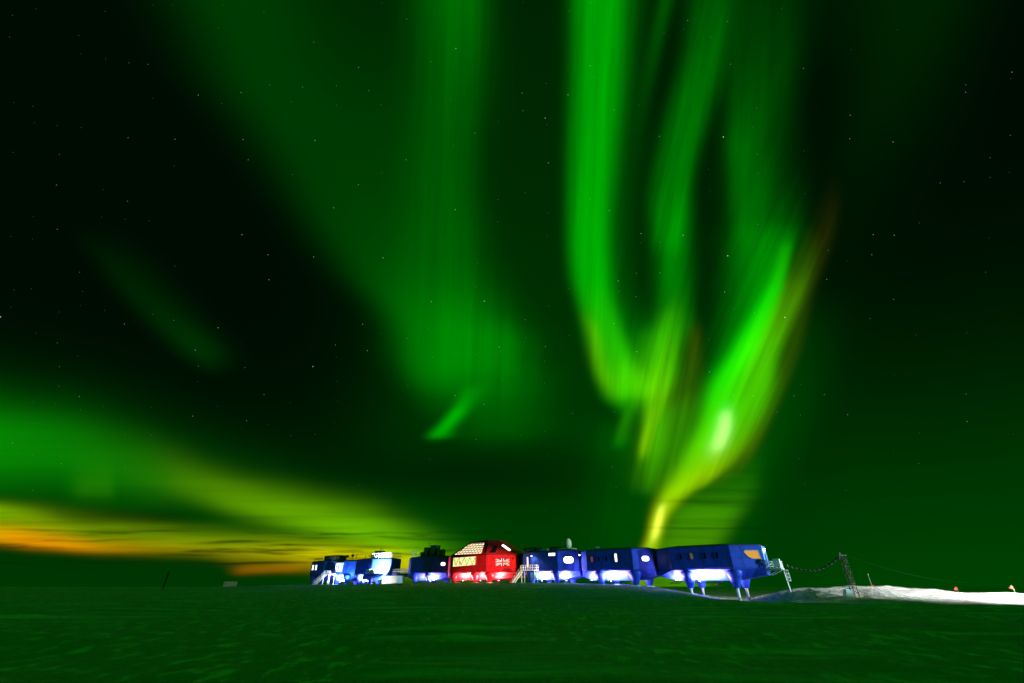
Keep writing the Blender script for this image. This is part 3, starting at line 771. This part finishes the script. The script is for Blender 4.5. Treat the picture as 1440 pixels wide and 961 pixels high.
def fill_bar(mod, label, x0, x1, power, col=LAV, hw=5.0, dz=.45, yo=.35):  # added bars that spread even light over the skirts; no such fixture known
    power *= .27
    rt = mod['root']; xm = (x0+x1)/2; q_ = rt.location+U*xm+V*(-hw+yo); gz = ground(q_.x, q_.y)
    e = empty('fill_light_bar', Vector((q_.x, q_.y, gz-.1)), ROTZ); tag(e, label, 'added light bar', 'added fill-light bars under the modules')
    h = max(.35, rt.location.z+mod['ub']-dz-gz+.1); Lb = x1-x0
    mb = MB(); mb.box((0, 0, h-.1), (Lb, .10, .06)); mb.box((0, -.07, h-.04), (Lb, .03, .16)); mb.build('trough', DARK, e)
    mb = MB()
    for x in (-Lb*.42, Lb*.42): mb.tube((x, 0, h-.1), (x, 1.6, h+dz+.05), .03)
    mb.build('bracket', DARK, e)
    l = bpy.data.lights.new('fill_lamp', 'AREA'); l.shape = 'RECTANGLE'; l.size = Lb; l.size_y = .08; l.energy = power*Lb; l.color = col
    o = bpy.data.objects.new('fill_lamp', l); COL.objects.link(o); o.parent = e; o.location = (0, 0, h-.05); o.rotation_euler = (R(180-14), 0, 0)
fill_bar(D, 'added fill-light bar between the legs of the nearest module', -2.2, 3.0, 1700)
fill_bar(D, 'short added fill-light bar at the left end of the nearest module', -8.0, -5.8, 900, yo=1.3)
fill_bar(C_, 'added fill-light bar between the legs of the second module from the right', -2.0, 3.0, 1100)
fill_bar(C_, 'short added fill-light bar at the left end of the second module from the right', -7.4, -5.4, 800, yo=1.2)
fill_bar(B_, 'added fill-light bar under the module with the entrance stair', -3.0, 1.4, 1000)
fill_bar(B_, 'short added fill-light bar under the right corner of the module with the stair', 4.4, 6.2, 800, yo=1.5)
fill_bar(RM, 'added fill-light bar under the left half of the red module', -6.0, -1.2, 800, (1, .80, .82), hw=6.1)
fill_bar(RM, 'added fill-light bar under the middle of the red module', 1.7, 4.0, 800, (1, .80, .82), hw=6.1)
fill_bar(RM, 'added fill-light bar under the right end of the red module', 6.8, 9.8, 800, (1, .80, .82), hw=6.1, yo=2.2)
fill_bar(E_, 'added fill-light bar under the dark blue module left of the red one', -1.6, 1.4, 700)
fill_bar(E_, 'short added fill-light bar under the right end of the dark blue module', 4.3, 6.6, 900, yo=1.5)
fill_bar(L2, 'added fill-light bar under the module left of the footbridge', -3.8, -.6, 1400)
for mod_, x_, lb_ in ((D, .6, 'floodlight under the belly of the nearest module, lighting its rear legs'), (C_, .6, 'floodlight under the belly of the second module from the right'), (B_, .4, 'floodlight under the belly of the module with the entrance stair'), (L2, -2.2, 'floodlight under the belly of the module left of the footbridge')):
    under(mod_, [lb_], [x_], 3800, y=-.6, dz=.75, aim=(0, 1, .34), col=(.95, .82, 1), cone=110)
# glare on the end wall left of the bridge: lamp on the bridge end
q_ = W(93.4, 4.9); floodlight('floodlight on the snow glaring on the white end wall left of the footbridge', q_, 6.4, (W(96.2, 3.0, 7.7)-Vector((q_.x, q_.y, 6.4))), 45000, (.90, .95, 1), 150, .4)
q_ = W(92.0, 12.0); floodlight('floodlight on the snow shining at the container under the footbridge', q_, 3.4, (W(87.5, 3.7, 3.6)-Vector((q_.x, q_.y, 3.4))), 3800, (1, .95, .9), 70, .6)
q_ = W(115.5, 8.5); floodlight('floodlight on the snow facing the white stair of the far left modules', q_, 3.4, (W(119.8, 4.9, 6.4)-Vector((q_.x, q_.y, 3.4))), 6500, (.80, .95, 1), 105, .7)
q_ = W(110.9, 5.6); floodlight('floodlight on the snow between the two bright blue left modules', q_, 3.4, (W(113.2, 3.6, 6.9)-Vector((q_.x, q_.y, 3.4))), 5000, (.4, .85, 1), 100, .8)
# entrance lights
def wall_lamp(label, P, aim, power, col, cone=150):
    e = empty('wall_lamp', P, ROTZ); tag(e, label, 'wall lamp', 'wall lamps at the entrances')
    MB().box((0, 0, 0), (.35, .2, .2)).build('housing', DARK, e)
    MB().box((0, 0, -.13), (.28, .16, .05)).build('lens', LENS, e)
    l = lamp_light('lamp', 'SPOT', (0, 0, -.2), (0, 0, -1), power, col, .1, cone, .5); l.parent = e
    Rm = Matrix.Rotation(-ROTZ, 3, 'Z')@Vector(aim); l.rotation_euler = Rm.to_track_quat('-Z', 'Y').to_euler()
wall_lamp('wall lamp glowing above the stair landing beside the red module', W(31.5, 5.9, 8.7), Vector((V.x*.3, V.y*.3, -1)), 160, (.75, 1, .7))
wall_lamp('wall lamp on the sloping corner of the second module from the right', W(18.6, 3.6, 8.6), Vector((V.x*.1, V.y*.1, -1)), 130, (1, .9, .55))
wall_lamp('wall lamp above the balcony at the right end of the nearest module', W(-22.25, .2, 8.5), Vector((U.x*.35, U.y*.35, -.9)), 420, (.9, .95, 1), 160)

# unseen spots to the right of the station, beyond the picture's edge
def yard(P, target, power, cone, col=(.30, .80, 1), blend=.25):
    return lamp_light('unseen_spot', 'SPOT', P, target-P, power, col, .3, cone, blend)
def aimat(mod, x, y, z): return mod['root'].location*1.0+U*x+V*y-Vector((0, 0, mod['root'].location.z))+Vector((0, 0, z))
QD = D['root'].location+U*9-V*4
YARD = Vector((QD.x+.725*300, QD.y-.689*300, 15.0))
yard(YARD, Vector((QD.x, QD.y, 13.6)), 3.2e6, 5.4, blend=.12)
# lights low over the snow mound at the right
yard(Vector((90, 79, 7.5)), Vector((80, 94, .5)), 85000, 105, (1, .97, .90), .5)
yard(Vector((70, 52, 13)), Vector((68, 93, 1.0)), 50000, 19, (.80, .95, .92), .6)
yard(Vector((112, 76, 7.5)), Vector((104, 92, .5)), 32000, 105, (1, .98, .93), .5)
yard(Vector((53, 50, 12)), W(43.2, 5.2, 6.3), 850000, 6.4, (1, .72, .5), .6)  # added unseen spot, only there to brighten the red module's right face

# ------------------------------------------------------------------ sky: night sky with aurora, laid out by direction
wd = bpy.data.worlds.new('World'); sc.world = wd; wd.use_nodes = True
nt = wd.node_tree; nt.nodes.clear(); Lk = nt.links
def nd(t, **k):
    n = nt.nodes.new(t)
    for a, v in k.items(): setattr(n, a, v)
    return n
def val(x, sock):
    if isinstance(x, (int, float)): sock.default_value = x
    else: Lk.new(x, sock)
def M_(op, a, b=None, c=None, clamp=False):
    n = nd('ShaderNodeMath', operation=op); n.use_clamp = clamp; val(a, n.inputs[0])
    if b is not None: val(b, n.inputs[1])
    if c is not None: val(c, n.inputs[2])
    return n.outputs[0]
def lin(v):
    v = max(0, v)/255.0
    return v/12.92 if v <= .04045 else ((v+.055)/1.055)**2.4
geo = nd('ShaderNodeTexCoord')
def dotv(v):
    n = nd('ShaderNodeVectorMath', operation='DOT_PRODUCT'); Lk.new(geo.outputs['Generated'], n.inputs[0]); n.inputs[1].default_value = v; return n.outputs['Value']
# chart of the sky centred on azimuth 0, elevation 30 degrees (tangent plane); units: 1 = the chart's width of 100.4 degrees
dF = dotv((0, CP, SP)); dR = dotv((1, 0, 0)); dU = dotv((0, -SP, CP))
dFc = M_('MAXIMUM', dF, .12)
A_ = M_('MULTIPLY_ADD', M_('DIVIDE', dR, dFc), F/1440, .5)
B2 = M_('MULTIPLY_ADD', M_('DIVIDE', dU, dFc), -F/1440, 480.5/1440)
S = 1440.0
def curve(inp, pts):
    """pts sorted (x, y) in px; output value y (0..1)"""
    n = nd('ShaderNodeFloatCurve'); c = n.mapping.curves[0]
    pts = sorted(pts)
    c.points[0].location = (pts[0][0], pts[0][1]); c.points[1].location = (pts[-1][0], pts[-1][1])
    for p in pts[1:-1]: c.points.new(*p)
    for p in c.points: p.handle_type = 'AUTO_CLAMPED'
    n.mapping.use_clip = False; n.mapping.extend = 'HORIZONTAL'; n.mapping.update()
    Lk.new(inp, n.inputs['Value']); return n.outputs[0]
accR = None; accG = None; accB = None
def addto(acc, x): return x if acc is None else M_('ADD', acc, x)
# fine vertical streaks and flat cloud streaks
def tex2(sx, sy, scale, det=3, w=0):
    cb = nd('ShaderNodeCombineXYZ'); Lk.new(M_('MULTIPLY', A_, sx), cb.inputs[0]); Lk.new(M_('MULTIPLY', B2, sy), cb.inputs[1]); cb.inputs[2].default_value = w
    n = nd('ShaderNodeTexNoise'); n.inputs['Scale'].default_value = scale; n.inputs['Detail'].default_value = det; Lk.new(cb.outputs[0], n.inputs['Vector']); return n.outputs['Fac']
st_v = tex2(30, 3.0, 1.0, 3, 1.3)
streak = M_('MULTIPLY_ADD', M_('SUBTRACT', st_v, .5), 1.1, 1.0)
st_h = tex2(5, 110, 1.0, 4, 4.7)
# filaments that follow the slope of the right-hand ribbons
Ush = M_('MULTIPLY_ADD', B2, .42, A_)
def fil(shear, sx, sy, w, amp):
    u_ = M_('MULTIPLY_ADD', B2, shear, A_)
    cb_ = nd('ShaderNodeCombineXYZ'); Lk.new(M_('MULTIPLY', u_, sx), cb_.inputs[0]); Lk.new(M_('MULTIPLY', B2, sy), cb_.inputs[1]); cb_.inputs[2].default_value = w
    n = nd('ShaderNodeTexNoise'); n.inputs['Scale'].default_value = 1.0; n.inputs['Detail'].default_value = 4; n.inputs['Roughness'].default_value = .6; Lk.new(cb_.outputs[0], n.inputs['Vector'])
    return M_('MAXIMUM', M_('MULTIPLY_ADD', M_('SUBTRACT', n.outputs['Fac'], .5), amp, 1.0), .05)
f_rib = fil(.44, 80, 4, 2.2, 1.8)
f_mid = fil(.20, 60, 4, 6.1, 1.9)
f_up = fil(.04, 60, 2.5, 9.3, 1.5)
# warp: soften perfect edges
wob = M_('MULTIPLY', M_('SUBTRACT', tex2(5, 4, 1.0, 2, 8.8), .5), .018)
Aw = M_('ADD', A_, wob)
Bw = M_('ADD', B2, M_('MULTIPLY', M_('SUBTRACT', tex2(6, 14, 1.0, 3, 3.3), .5), .012))
def ray(axis, pts, p=2.0, tex=None, warp=True, gs=1.0):
    """pts: (along, centre, w_minus, w_plus, G sRGB, R/G linear ratio)"""
    global accR, accG
    if axis == 'v': al, ac = B2, (Aw if warp else A_)
    else: al, ac = A_, (Bw if warp else B2)
    P = sorted(pts)
    if P[0][0] > 1: P = [(0,)+P[0][1:4]+(0, 0)]+P
    c = curve(al, [(q[0]/S, q[1]/S) for q in P])
    wl = curve(al, [(q[0]/S, q[2]/S) for q in P]); wr = curve(al, [(q[0]/S, q[3]/S) for q in P])
    g = curve(al, [(q[0]/S, lin(q[4]*gs)) for q in P])
    d = M_('SUBTRACT', ac, c); side = M_('GREATER_THAN', d, 0)
    w = M_('ADD', wl, M_('MULTIPLY', side, M_('SUBTRACT', wr, wl)))
    k = M_('POWER', M_('ABSOLUTE', M_('DIVIDE', d, M_('MAXIMUM', w, .001))), p)
    e = M_('MULTIPLY', M_('EXPONENT', M_('MULTIPLY', k, -1)), M_('MAXIMUM', g, 0))
    if tex is not None: e = M_('MULTIPLY', e, tex)
    accG = addto(accG, e)
    if any(q[5] for q in P):
        rr = curve(al, [(q[0]/S, q[5]*.25) for q in P]); accR = addto(accR, M_('MULTIPLY', M_('MULTIPLY', e, rr), 4))
    return e
v = 'v'; h = 'h'
# background levels
ray(h, [(0, 1010, 330, 1, 58, 0), (400, 1010, 300, 1, 58, 0), (720, 1000, 560, 1, 48, 0), (1000, 1000, 420, 1, 54, 0), (1250, 1000, 400, 1, 66, 0), (1440, 1000, 420, 1, 66, 0)], 2.5, warp=False)
ray(v, [(0, 760, 330, 260, 42, 0), (300, 760, 220, 260, 45, 0), (550, 800, 230, 220, 42, 0), (760, 800, 250, 200, 34, 0)], 2.4, gs=0.74)
# broad left curtain
ray(v, [(0, 652, 60, 38, 118, 0), (120, 645, 55, 45, 98, 0), (250, 636, 55, 40, 88, 0), (340, 634, 60, 46, 88, 0), (430, 655, 75, 55, 104, 0), (495, 690, 90, 52, 132, 0), (540, 690, 80, 60, 95, 0), (585, 690, 75, 60, 38, 0), (620, 690, 60, 60, 0, 0), (961, 690, 50, 50, 0, 0)], 2.2, gs=0.84, tex=f_up)
ray(v, [(0, 330, 85, 110, 78, 0), (100, 370, 80, 110, 76, 0), (200, 430, 70, 110, 76, 0), (300, 480, 60, 110, 80, 0), (380, 535, 55, 90, 92, 0), (450, 590, 45, 80, 122, 0), (515, 606, 40, 60, 132, 0), (565, 618, 36, 50, 66, 0), (610, 625, 30, 50, 0, 0), (961, 620, 30, 50, 0, 0)], 2.2, gs=0.7)
ray(v, [(0, 500, 90, 90, 28, 0), (200, 560, 70, 70, 50, 0), (350, 590, 60, 60, 40, 0), (500, 620, 40, 40, 0, 0), (961, 600, 30, 50, 0, 0)], 2, gs=0.75)
ray(v, [(525, 672, 14, 20, 0, 0), (550, 660, 13, 20, 84, 0), (572, 648, 11, 15, 128, 0), (594, 632, 12, 13, 160, 0), (607, 620, 13, 15, 160, 0), (616, 612, 12, 20, 110, 0), (626, 606, 10, 14, 0, 0), (961, 600, 10, 10, 0, 0)], 2, warp=False)
ray(v, [(500, 720, 60, 60, 0, 0), (560, 705, 70, 60, 60, 0), (600, 700, 70, 70, 62, 0), (628, 700, 60, 60, 30, 0), (650, 700, 60, 60, 0, 0), (961, 700, 50, 50, 0, 0)], 2.4)
# small faint streak at the left
ray(v, [(300, 120, 30, 60, 0, 0), (380, 170, 26, 50, 24, 0), (440, 225, 28, 44, 34, 0), (490, 275, 28, 36, 42, 0), (515, 292, 24, 30, 24, 0), (535, 300, 20, 20, 0, 0), (961, 300, 20, 20, 0, 0)], 2)
# great bright ray
ray(v, [(0, 842, 36, 38, 150, 0), (100, 840, 35, 36, 146, 0), (220, 834, 32, 32, 148, 0), (320, 828, 28, 30, 158, 0), (380, 832, 28, 28, 160, 0), (440, 844, 26, 24, 168, .02), (500, 860, 28, 28, 172, .05), (540, 876, 30, 34, 190, .08), (562, 884, 30, 30, 150, .05), (590, 890, 20, 24, 60, 0), (615, 890, 20, 20, 0, 0), (961, 890, 20, 20, 0, 0)], 3.2, warp=False, tex=f_up)
ray(v, [(0, 876, 40, 30, 60, 0), (200, 868, 40, 26, 54, 0), (400, 862, 30, 30, 56, 0), (480, 880, 30, 40, 90, 0), (540, 905, 26, 34, 105, .2), (570, 905, 20, 30, 40, .3), (600, 905, 20, 30, 0, 0), (961, 905, 20, 30, 0, 0)], 2, tex=f_mid)
ray(v, [(420, 822, 10, 10, 0, 0), (470, 836, 10, 9, 66, .8), (520, 844, 10, 12, 70, .6), (560, 862, 10, 16, 40, .4), (580, 870, 9, 16, 0, 0), (961, 870, 10, 10, 0, 0)], 2, warp=False)
# faint inner ray
ray(v, [(0, 935, 10, 12, 72, 0), (60, 925, 12, 10, 60, 0), (150, 908, 14, 12, 40, 0), (260, 890, 20, 20, 20, 0), (340, 880, 20, 20, 0, 0), (961, 880, 20, 20, 0, 0)], 2)
# third ray
ray(v, [(0, 1000, 30, 36, 80, 0), (80, 990, 26, 32, 104, 0), (160, 972, 26, 26, 122, 0), (240, 954, 26, 22, 132, 0), (320, 942, 24, 28, 148, 0), (380, 950, 28, 24, 118, 0), (440, 952, 32, 20, 122, .02), (480, 940, 40, 20, 152, .06), (530, 926, 38, 24, 158, .12), (565, 922, 24, 20, 128, .15), (610, 915, 18, 22, 128, .16), (650, 908, 18, 24, 108, .16), (685, 900, 18, 22, 72, .15), (710, 900, 16, 16, 0, 0), (961, 900, 10, 10, 0, 0)], 2.6, gs=0.9, tex=f_mid)
ray(v, [(430, 978, 9, 10, 0, 0), (480, 974, 9, 10, 58, .5), (540, 966, 14, 14, 76, .3), (600, 950, 36, 22, 128, .14), (650, 940, 38, 26, 122, .16), (690, 930, 28, 26, 84, .2), (715, 930, 20, 20, 0, 0), (961, 930, 20, 20, 0, 0)], 2, tex=f_mid)
ray(v, [(540, 900, 8, 8, 0, 0), (580, 884, 8, 10, 84, .1), (615, 872, 8, 12, 96, .05), (640, 868, 8, 10, 0, 0), (961, 868, 8, 8, 0, 0)], 2, warp=False)
ray(v, [(400, 955, 10, 12, 0, .1), (450, 944, 16, 14, 110, .10), (500, 936, 17, 15, 138, .18), (550, 927, 15, 13, 150, .24), (590, 916, 9, 9, 158, .36), (620, 908, 7, 8, 160, .48), (645, 903, 7, 8, 90, .4), (675, 898, 7, 8, 0, 0), (961, 900, 8, 8, 0, 0)], 2, f_mid, warp=False)
# fourth ray
ray(v, [(0, 1075, 60, 60, 44, 0), (80, 1068, 50, 50, 62, 0), (150, 1055, 30, 40, 84, 0), (220, 1046, 22, 34, 104, 0), (300, 1046, 18, 40, 104, 0), (360, 1050, 20, 40, 88, 0), (420, 1050, 26, 40, 50, 0), (480, 1030, 30, 40, 0, 0), (961, 1000, 30, 30, 0, 0)], 2.3, gs=0.82, tex=f_up)
ray(v, [(0, 1090, 70, 30, 30, 0), (200, 1085, 70, 40, 50, 0), (300, 1085, 55, 40, 84, 0), (350, 1080, 50, 34, 138, 0), (400, 1072, 46, 24, 140, 0), (450, 1055, 42, 24, 132, 0), (520, 1020, 34, 30, 100, 0), (600, 990, 24, 30, 60, 0), (700, 950, 20, 20, 0, 0), (961, 950, 30, 30, 0, 0)], 2.4, gs=0.84, tex=f_rib)
# main ribbon: bright core, yellow-green fringe, dull red outer edge
ray(v, [(310, 1114, 8, 10, 0, 0), (350, 1106, 10, 9, 118, .02), (390, 1096, 13, 10, 165, .01), (425, 1082, 16, 13, 192, 0), (488, 1050, 21, 20, 206, 0), (542, 1016, 20, 26, 206, .02), (602, 999, 19, 30, 208, .10), (640, 982, 20, 30, 196, .20), (672, 962, 20, 26, 186, .36), (700, 940, 15, 20, 190, .5), (726, 927, 11, 13, 200, .68), (759, 918, 10, 11, 185, .7), (785, 908, 11, 13, 150, .7), (820, 900, 11, 14, 120, .6), (961, 890, 11, 11, 90, 0)], 2.3, warp=False)
ray(v, [(310, 1146, 16, 12, 0, .6), (360, 1136, 20, 13, 54, .2), (407, 1120, 26, 14, 102, .24), (456, 1097, 30, 16, 138, .2), (499, 1076, 34, 20, 166, .14), (553, 1064, 40, 22, 178, .12), (602, 1044, 38, 22, 168, .18), (650, 1012, 30, 20, 160, .45), (678, 984, 26, 16, 140, .6), (702, 950, 18, 14, 92, .6), (730, 935, 14, 12, 0, .7), (961, 930, 14, 12, 0, 0)], 2.6, f_rib, warp=False)
ray(v, [(230, 1175, 14, 12, 0, 1), (300, 1168, 18, 12, 16, 1.2), (360, 1152, 18, 12, 30, .8), (420, 1130, 16, 12, 46, .5), (500, 1106, 13, 11, 54, .5), (560, 1082, 13, 11, 58, .5), (620, 1052, 13, 11, 60, .8), (660, 1028, 12, 10, 40, 1.0), (700, 990, 12, 10, 0, 1), (961, 990, 12, 10, 0, 0)], 2, tex=f_rib)
core = ray(v, [(555, 1026, 8, 8, 0, 0), (580, 1021, 9, 9, 130, .8), (605, 1018, 11, 10, 188, .9), (632, 1009, 12, 10, 140, .9), (658, 998, 12, 10, 0, 1), (961, 990, 14, 10, 0, 0)], 2, warp=False)
y2 = ray(v, [(696, 938, 5, 5, 0, 1), (712, 931, 5, 6, 140, 1.0), (735, 925, 5, 6, 205, 1.1), (757, 919, 5, 6, 150, 1), (785, 908, 6, 6, 0, 1), (961, 900, 6, 6, 0, 0)], 2, warp=False)
# veil below the ribbon
cl = M_("MULTIPLY_ADD", M_("SUBTRACT", st_h, .5), 1.5, 1.0)
ray(v, [(600, 1050, 60, 30, 0, 0), (660, 1030, 55, 34, 60, .1), (700, 1000, 50, 50, 98, .18), (750, 975, 48, 44, 126, .26), (790, 960, 48, 42, 126, .3), (961, 950, 40, 40, 100, .3)], 4, cl)
ray(v, [(380, 1140, 30, 50, 0, 0), (480, 1120, 40, 50, 36, 0), (580, 1090, 50, 50, 48, 0), (680, 1040, 50, 50, 50, 0), (800, 1000, 60, 50, 36, 0), (961, 980, 50, 50, 30, 0)], 2)
ray(v, [(560, 880, 50, 70, 0, 0), (640, 880, 50, 80, 60, 0), (720, 880, 50, 80, 46, 0), (800, 880, 60, 80, 30, 0), (961, 880, 60, 80, 30, 0)], 2, tex=f_mid)
# faint glow top right
ray(v, [(0, 1290, 120, 90, 30, 0), (150, 1240, 60, 90, 22, 0), (300, 1200, 50, 80, 8, 0), (450, 1200, 50, 50, 0, 0), (961, 1100, 50, 50, 0, 0)], 2)
# low green-to-yellow band on the left
lowm = nd('ShaderNodeMapRange', interpolation_type='SMOOTHSTEP'); Lk.new(B2, lowm.inputs[0]); lowm.inputs[1].default_value = 660/S; lowm.inputs[2].default_value = 770/S; lowm.inputs[3].default_value = .35; lowm.inputs[4].default_value = 1.5
cl2 = M_('ADD', M_('MULTIPLY', M_('SUBTRACT', st_h, .5), lowm.outputs[0]), 1.0)
ray(h, [(0, 622, 52, 60, 118, .01), (100, 636, 50, 50, 104, .02), (200, 664, 46, 34, 92, .1), (270, 686, 34, 20, 108, .35), (340, 708, 30, 20, 136, .42), (420, 728, 32, 22, 150, .42), (500, 746, 34, 24, 158, .38), (570, 764, 30, 30, 140, .36), (640, 786, 26, 30, 88, .25), (700, 806, 26, 30, 30, .1), (760, 820, 26, 30, 0, 0), (1440, 820, 26, 30, 0, 0)], 2.1, cl2)
ray(h, [(0, 640, 90, 60, 56, 0), (150, 660, 80, 60, 60, 0), (400, 725, 60, 60, 64, 0), (600, 775, 60, 60, 58, 0), (750, 800, 60, 60, 0, 0), (1440, 800, 50, 50, 0, 0)], 2)
ray(h, [(80, 690, 20, 14, 0, 0), (125, 688, 26, 14, 70, .15), (150, 688, 28, 14, 66, .15), (175, 690, 22, 14, 0, 0), (1440, 690, 24, 24, 0, 0)], 2, cl2)
# yellow and orange twilight band
ray(h, [(0, 722, 14, 24, 150, .5), (80, 738, 18, 22, 140, .62), (200, 752, 18, 20, 122, .6), (320, 766, 18, 16, 116, .62), (440, 776, 16, 18, 132, .8), (540, 786, 16, 14, 140, 1.0), (620, 794, 14, 12, 100, .9), (690, 802, 12, 10, 0, .8), (1440, 802, 12, 12, 0, 0)], 2.2, cl2)
tw = ray(h, [(0, 754, 14, 9, 150, 2.7), (80, 762, 15, 9, 122, 3.6), (150, 770, 12, 8, 102, 2.8), (280, 775, 12, 8, 86, 1.8), (330, 780, 12, 10, 96, 1.6), (430, 786, 14, 12, 128, 1.6), (480, 790, 14, 14, 138, 1.7), (560, 794, 14, 12, 134, 1.6), (620, 800, 12, 10, 84, 1.5), (680, 806, 12, 10, 0, 1.4), (1440, 806, 12, 10, 0, 0)], 2.0, cl2)
ray(h, [(310, 801, 6, 6, 0, 4), (350, 801, 7, 6, 64, 4), (400, 801, 8, 6, 66, 4), (450, 800, 12, 7, 50, 2.5), (600, 803, 12, 8, 40, 2), (660, 806, 12, 10, 0, 1.4), (1440, 806, 12, 10, 0, 0)], 2.2)
# narrow dark cloud bars
def bar(x, y, wx, wy, k):
    ax = M_('DIVIDE', M_('SUBTRACT', A_, x/S), wx/S); by = M_('DIVIDE', M_('SUBTRACT', Bw, y/S), wy/S)
    e = M_('EXPONENT', M_('MULTIPLY', M_('ADD', M_('MULTIPLY', ax, ax), M_('MULTIPLY', by, by)), -1))
    return M_('SUBTRACT', 1, M_('MULTIPLY', e, k))
mul = None
for a_ in ((60, 744, 45, 1.8, .4), (230, 747, 40, 1.6, .45), (270, 781, 35, 2, .5), (400, 776, 40, 1.3, .5), (480, 783, 26, 1.5, .55), (560, 779, 40, 1.8, .45), (330, 765, 50, 2.5, .75), (130, 759, 70, 2, .4), (370, 792, 90, 2.2, .7), (600, 757, 70, 2.2, .35), (525, 771, 35, 2.6, .45), (450, 759, 30, 2, .4), (200, 728, 130, 10, .35), (990, 744, 70, 2.2, .45), (1000, 706, 60, 3, .4), (430, 769, 60, 1.6, .45), (660, 668, 260, 46, .55)):
    b_ = bar(*a_); mul = b_ if mul is None else M_('MULTIPLY', mul, b_)
rag = tex2(9, 105, 1.0, 5, 12.3)
rg = nd('ShaderNodeMapRange', interpolation_type='SMOOTHSTEP'); Lk.new(rag, rg.inputs[0]); rg.inputs[1].default_value = .53; rg.inputs[2].default_value = .66
def gate(inp, a, b):
    n = nd('ShaderNodeMapRange', interpolation_type='SMOOTHSTEP'); Lk.new(inp, n.inputs[0]); n.inputs[1].default_value = a/S; n.inputs[2].default_value = b/S; return n.outputs[0]
reg = M_('MULTIPLY', M_('MULTIPLY', gate(B2, 738, 756), M_('SUBTRACT', 1, gate(B2, 782, 797))), M_('SUBTRACT', 1, gate(A_, 620, 760)))
mul = M_('MULTIPLY', mul, M_('SUBTRACT', 1, M_('MULTIPLY', M_('MULTIPLY', rg.outputs[0], reg), .62)))
accG = M_('MULTIPLY', accG, mul); accR = M_('MULTIPLY', accR, mul)
# very dark sky tint (a trace of blue-green) and bluish core
accB = M_('ADD', M_('MULTIPLY', core, .45), M_('MULTIPLY', y2, .12))
accG = M_('ADD', accG, lin(11)); accB = M_('ADD', accB, lin(2))
# stars: tiny points scattered over the chart, fainter near the horizon
cb = nd('ShaderNodeCombineXYZ'); Lk.new(A_, cb.inputs[0]); Lk.new(B2, cb.inputs[1])
def stars(scale, rad, thr, amp, seed):
    mp = nd('ShaderNodeVectorMath', operation='ADD'); Lk.new(cb.outputs[0], mp.inputs[0]); mp.inputs[1].default_value = (seed, seed*1.7, 0)
    vo = nd('ShaderNodeTexVoronoi', voronoi_dimensions='2D'); vo.inputs['Scale'].default_value = scale; Lk.new(mp.outputs[0], vo.inputs['Vector'])
    sp = nd('ShaderNodeSeparateColor'); Lk.new(vo.outputs['Color'], sp.inputs[0])
    sel = M_('GREATER_THAN', sp.outputs[0], thr); near = M_('LESS_THAN', vo.outputs['Distance'], rad*scale/S)
    br = M_('POWER', sp.outputs[1], 3.0)
    return M_('MULTIPLY', M_('MULTIPLY', sel, near), M_('MULTIPLY_ADD', br, amp, amp*.12))
stf = M_('ADD', stars(44, .45, .74, .45, 3.1), stars(17, .62, .80, .9, 9.4))
fade = nd('ShaderNodeMapRange'); Lk.new(B2, fade.inputs[0]); fade.inputs[1].default_value = 480/S; fade.inputs[2].default_value = 740/S; fade.inputs[3].default_value = 1; fade.inputs[4].default_value = 0
stf = M_('MULTIPLY', stf, fade.outputs[0])
# the sky outside the chart: broad faint aurora glow overhead and behind
mk = nd('ShaderNodeMapRange', interpolation_type='SMOOTHSTEP'); Lk.new(dF, mk.inputs[0]); mk.inputs[1].default_value = .22; mk.inputs[2].default_value = .5
far = tex2(1, 1, 1, 1, 0)
nz = nd('ShaderNodeTexNoise'); nz.inputs['Scale'].default_value = 2.0; Lk.new(geo.outputs['Generated'], nz.inputs['Vector'])
behind = M_('MULTIPLY', M_('POWER', nz.outputs['Fac'], 2.0), AMB if 'AMB' in globals() else .41)
def mixm(a, b):
    n = nd('ShaderNodeMix', data_type='FLOAT'); Lk.new(mk.outputs[0], n.inputs[0]); val(b, n.inputs[2]); val(a, n.inputs[3]); return n.outputs[0]
Rr = M_('ADD', mixm(accR, 0.0), M_('MULTIPLY', stf, mk.outputs[0])); Gg = M_('ADD', mixm(accG, behind), M_('MULTIPLY', stf, mk.outputs[0])); Bb = M_('ADD', mixm(accB, .002), M_('MULTIPLY', stf, mk.outputs[0]))
cc = nd('ShaderNodeCombineXYZ'); Lk.new(Rr, cc.inputs[0]); Lk.new(Gg, cc.inputs[1]); Lk.new(Bb, cc.inputs[2])
bg = nd('ShaderNodeBackground'); Lk.new(cc.outputs[0], bg.inputs['Color']); bg.inputs['Strength'].default_value = 1.0
wo = nd('ShaderNodeOutputWorld'); Lk.new(bg.outputs[0], wo.inputs['Surface'])
wd.cycles.sampling_method = 'NONE'

# ------------------------------------------------------------------ camera and output
cam = bpy.data.cameras.new('camera'); co = bpy.data.objects.new('camera', cam); COL.objects.link(co)
cam.sensor_width = 36; cam.lens = 36*F/1440; cam.clip_end = 20000; cam.clip_start = .1
co.location = (0, 0, EYE); co.rotation_euler = (R(90)+PITCH, 0, 0)
sc.camera = co
vs_ = sc.view_settings; vs_.view_transform = 'Standard'; vs_.look = 'None'; vs_.exposure = 0; vs_.gamma = 1; vs_.use_curve_mapping = False
sc.cycles.use_denoising = True
sc.cycles.max_bounces = 5
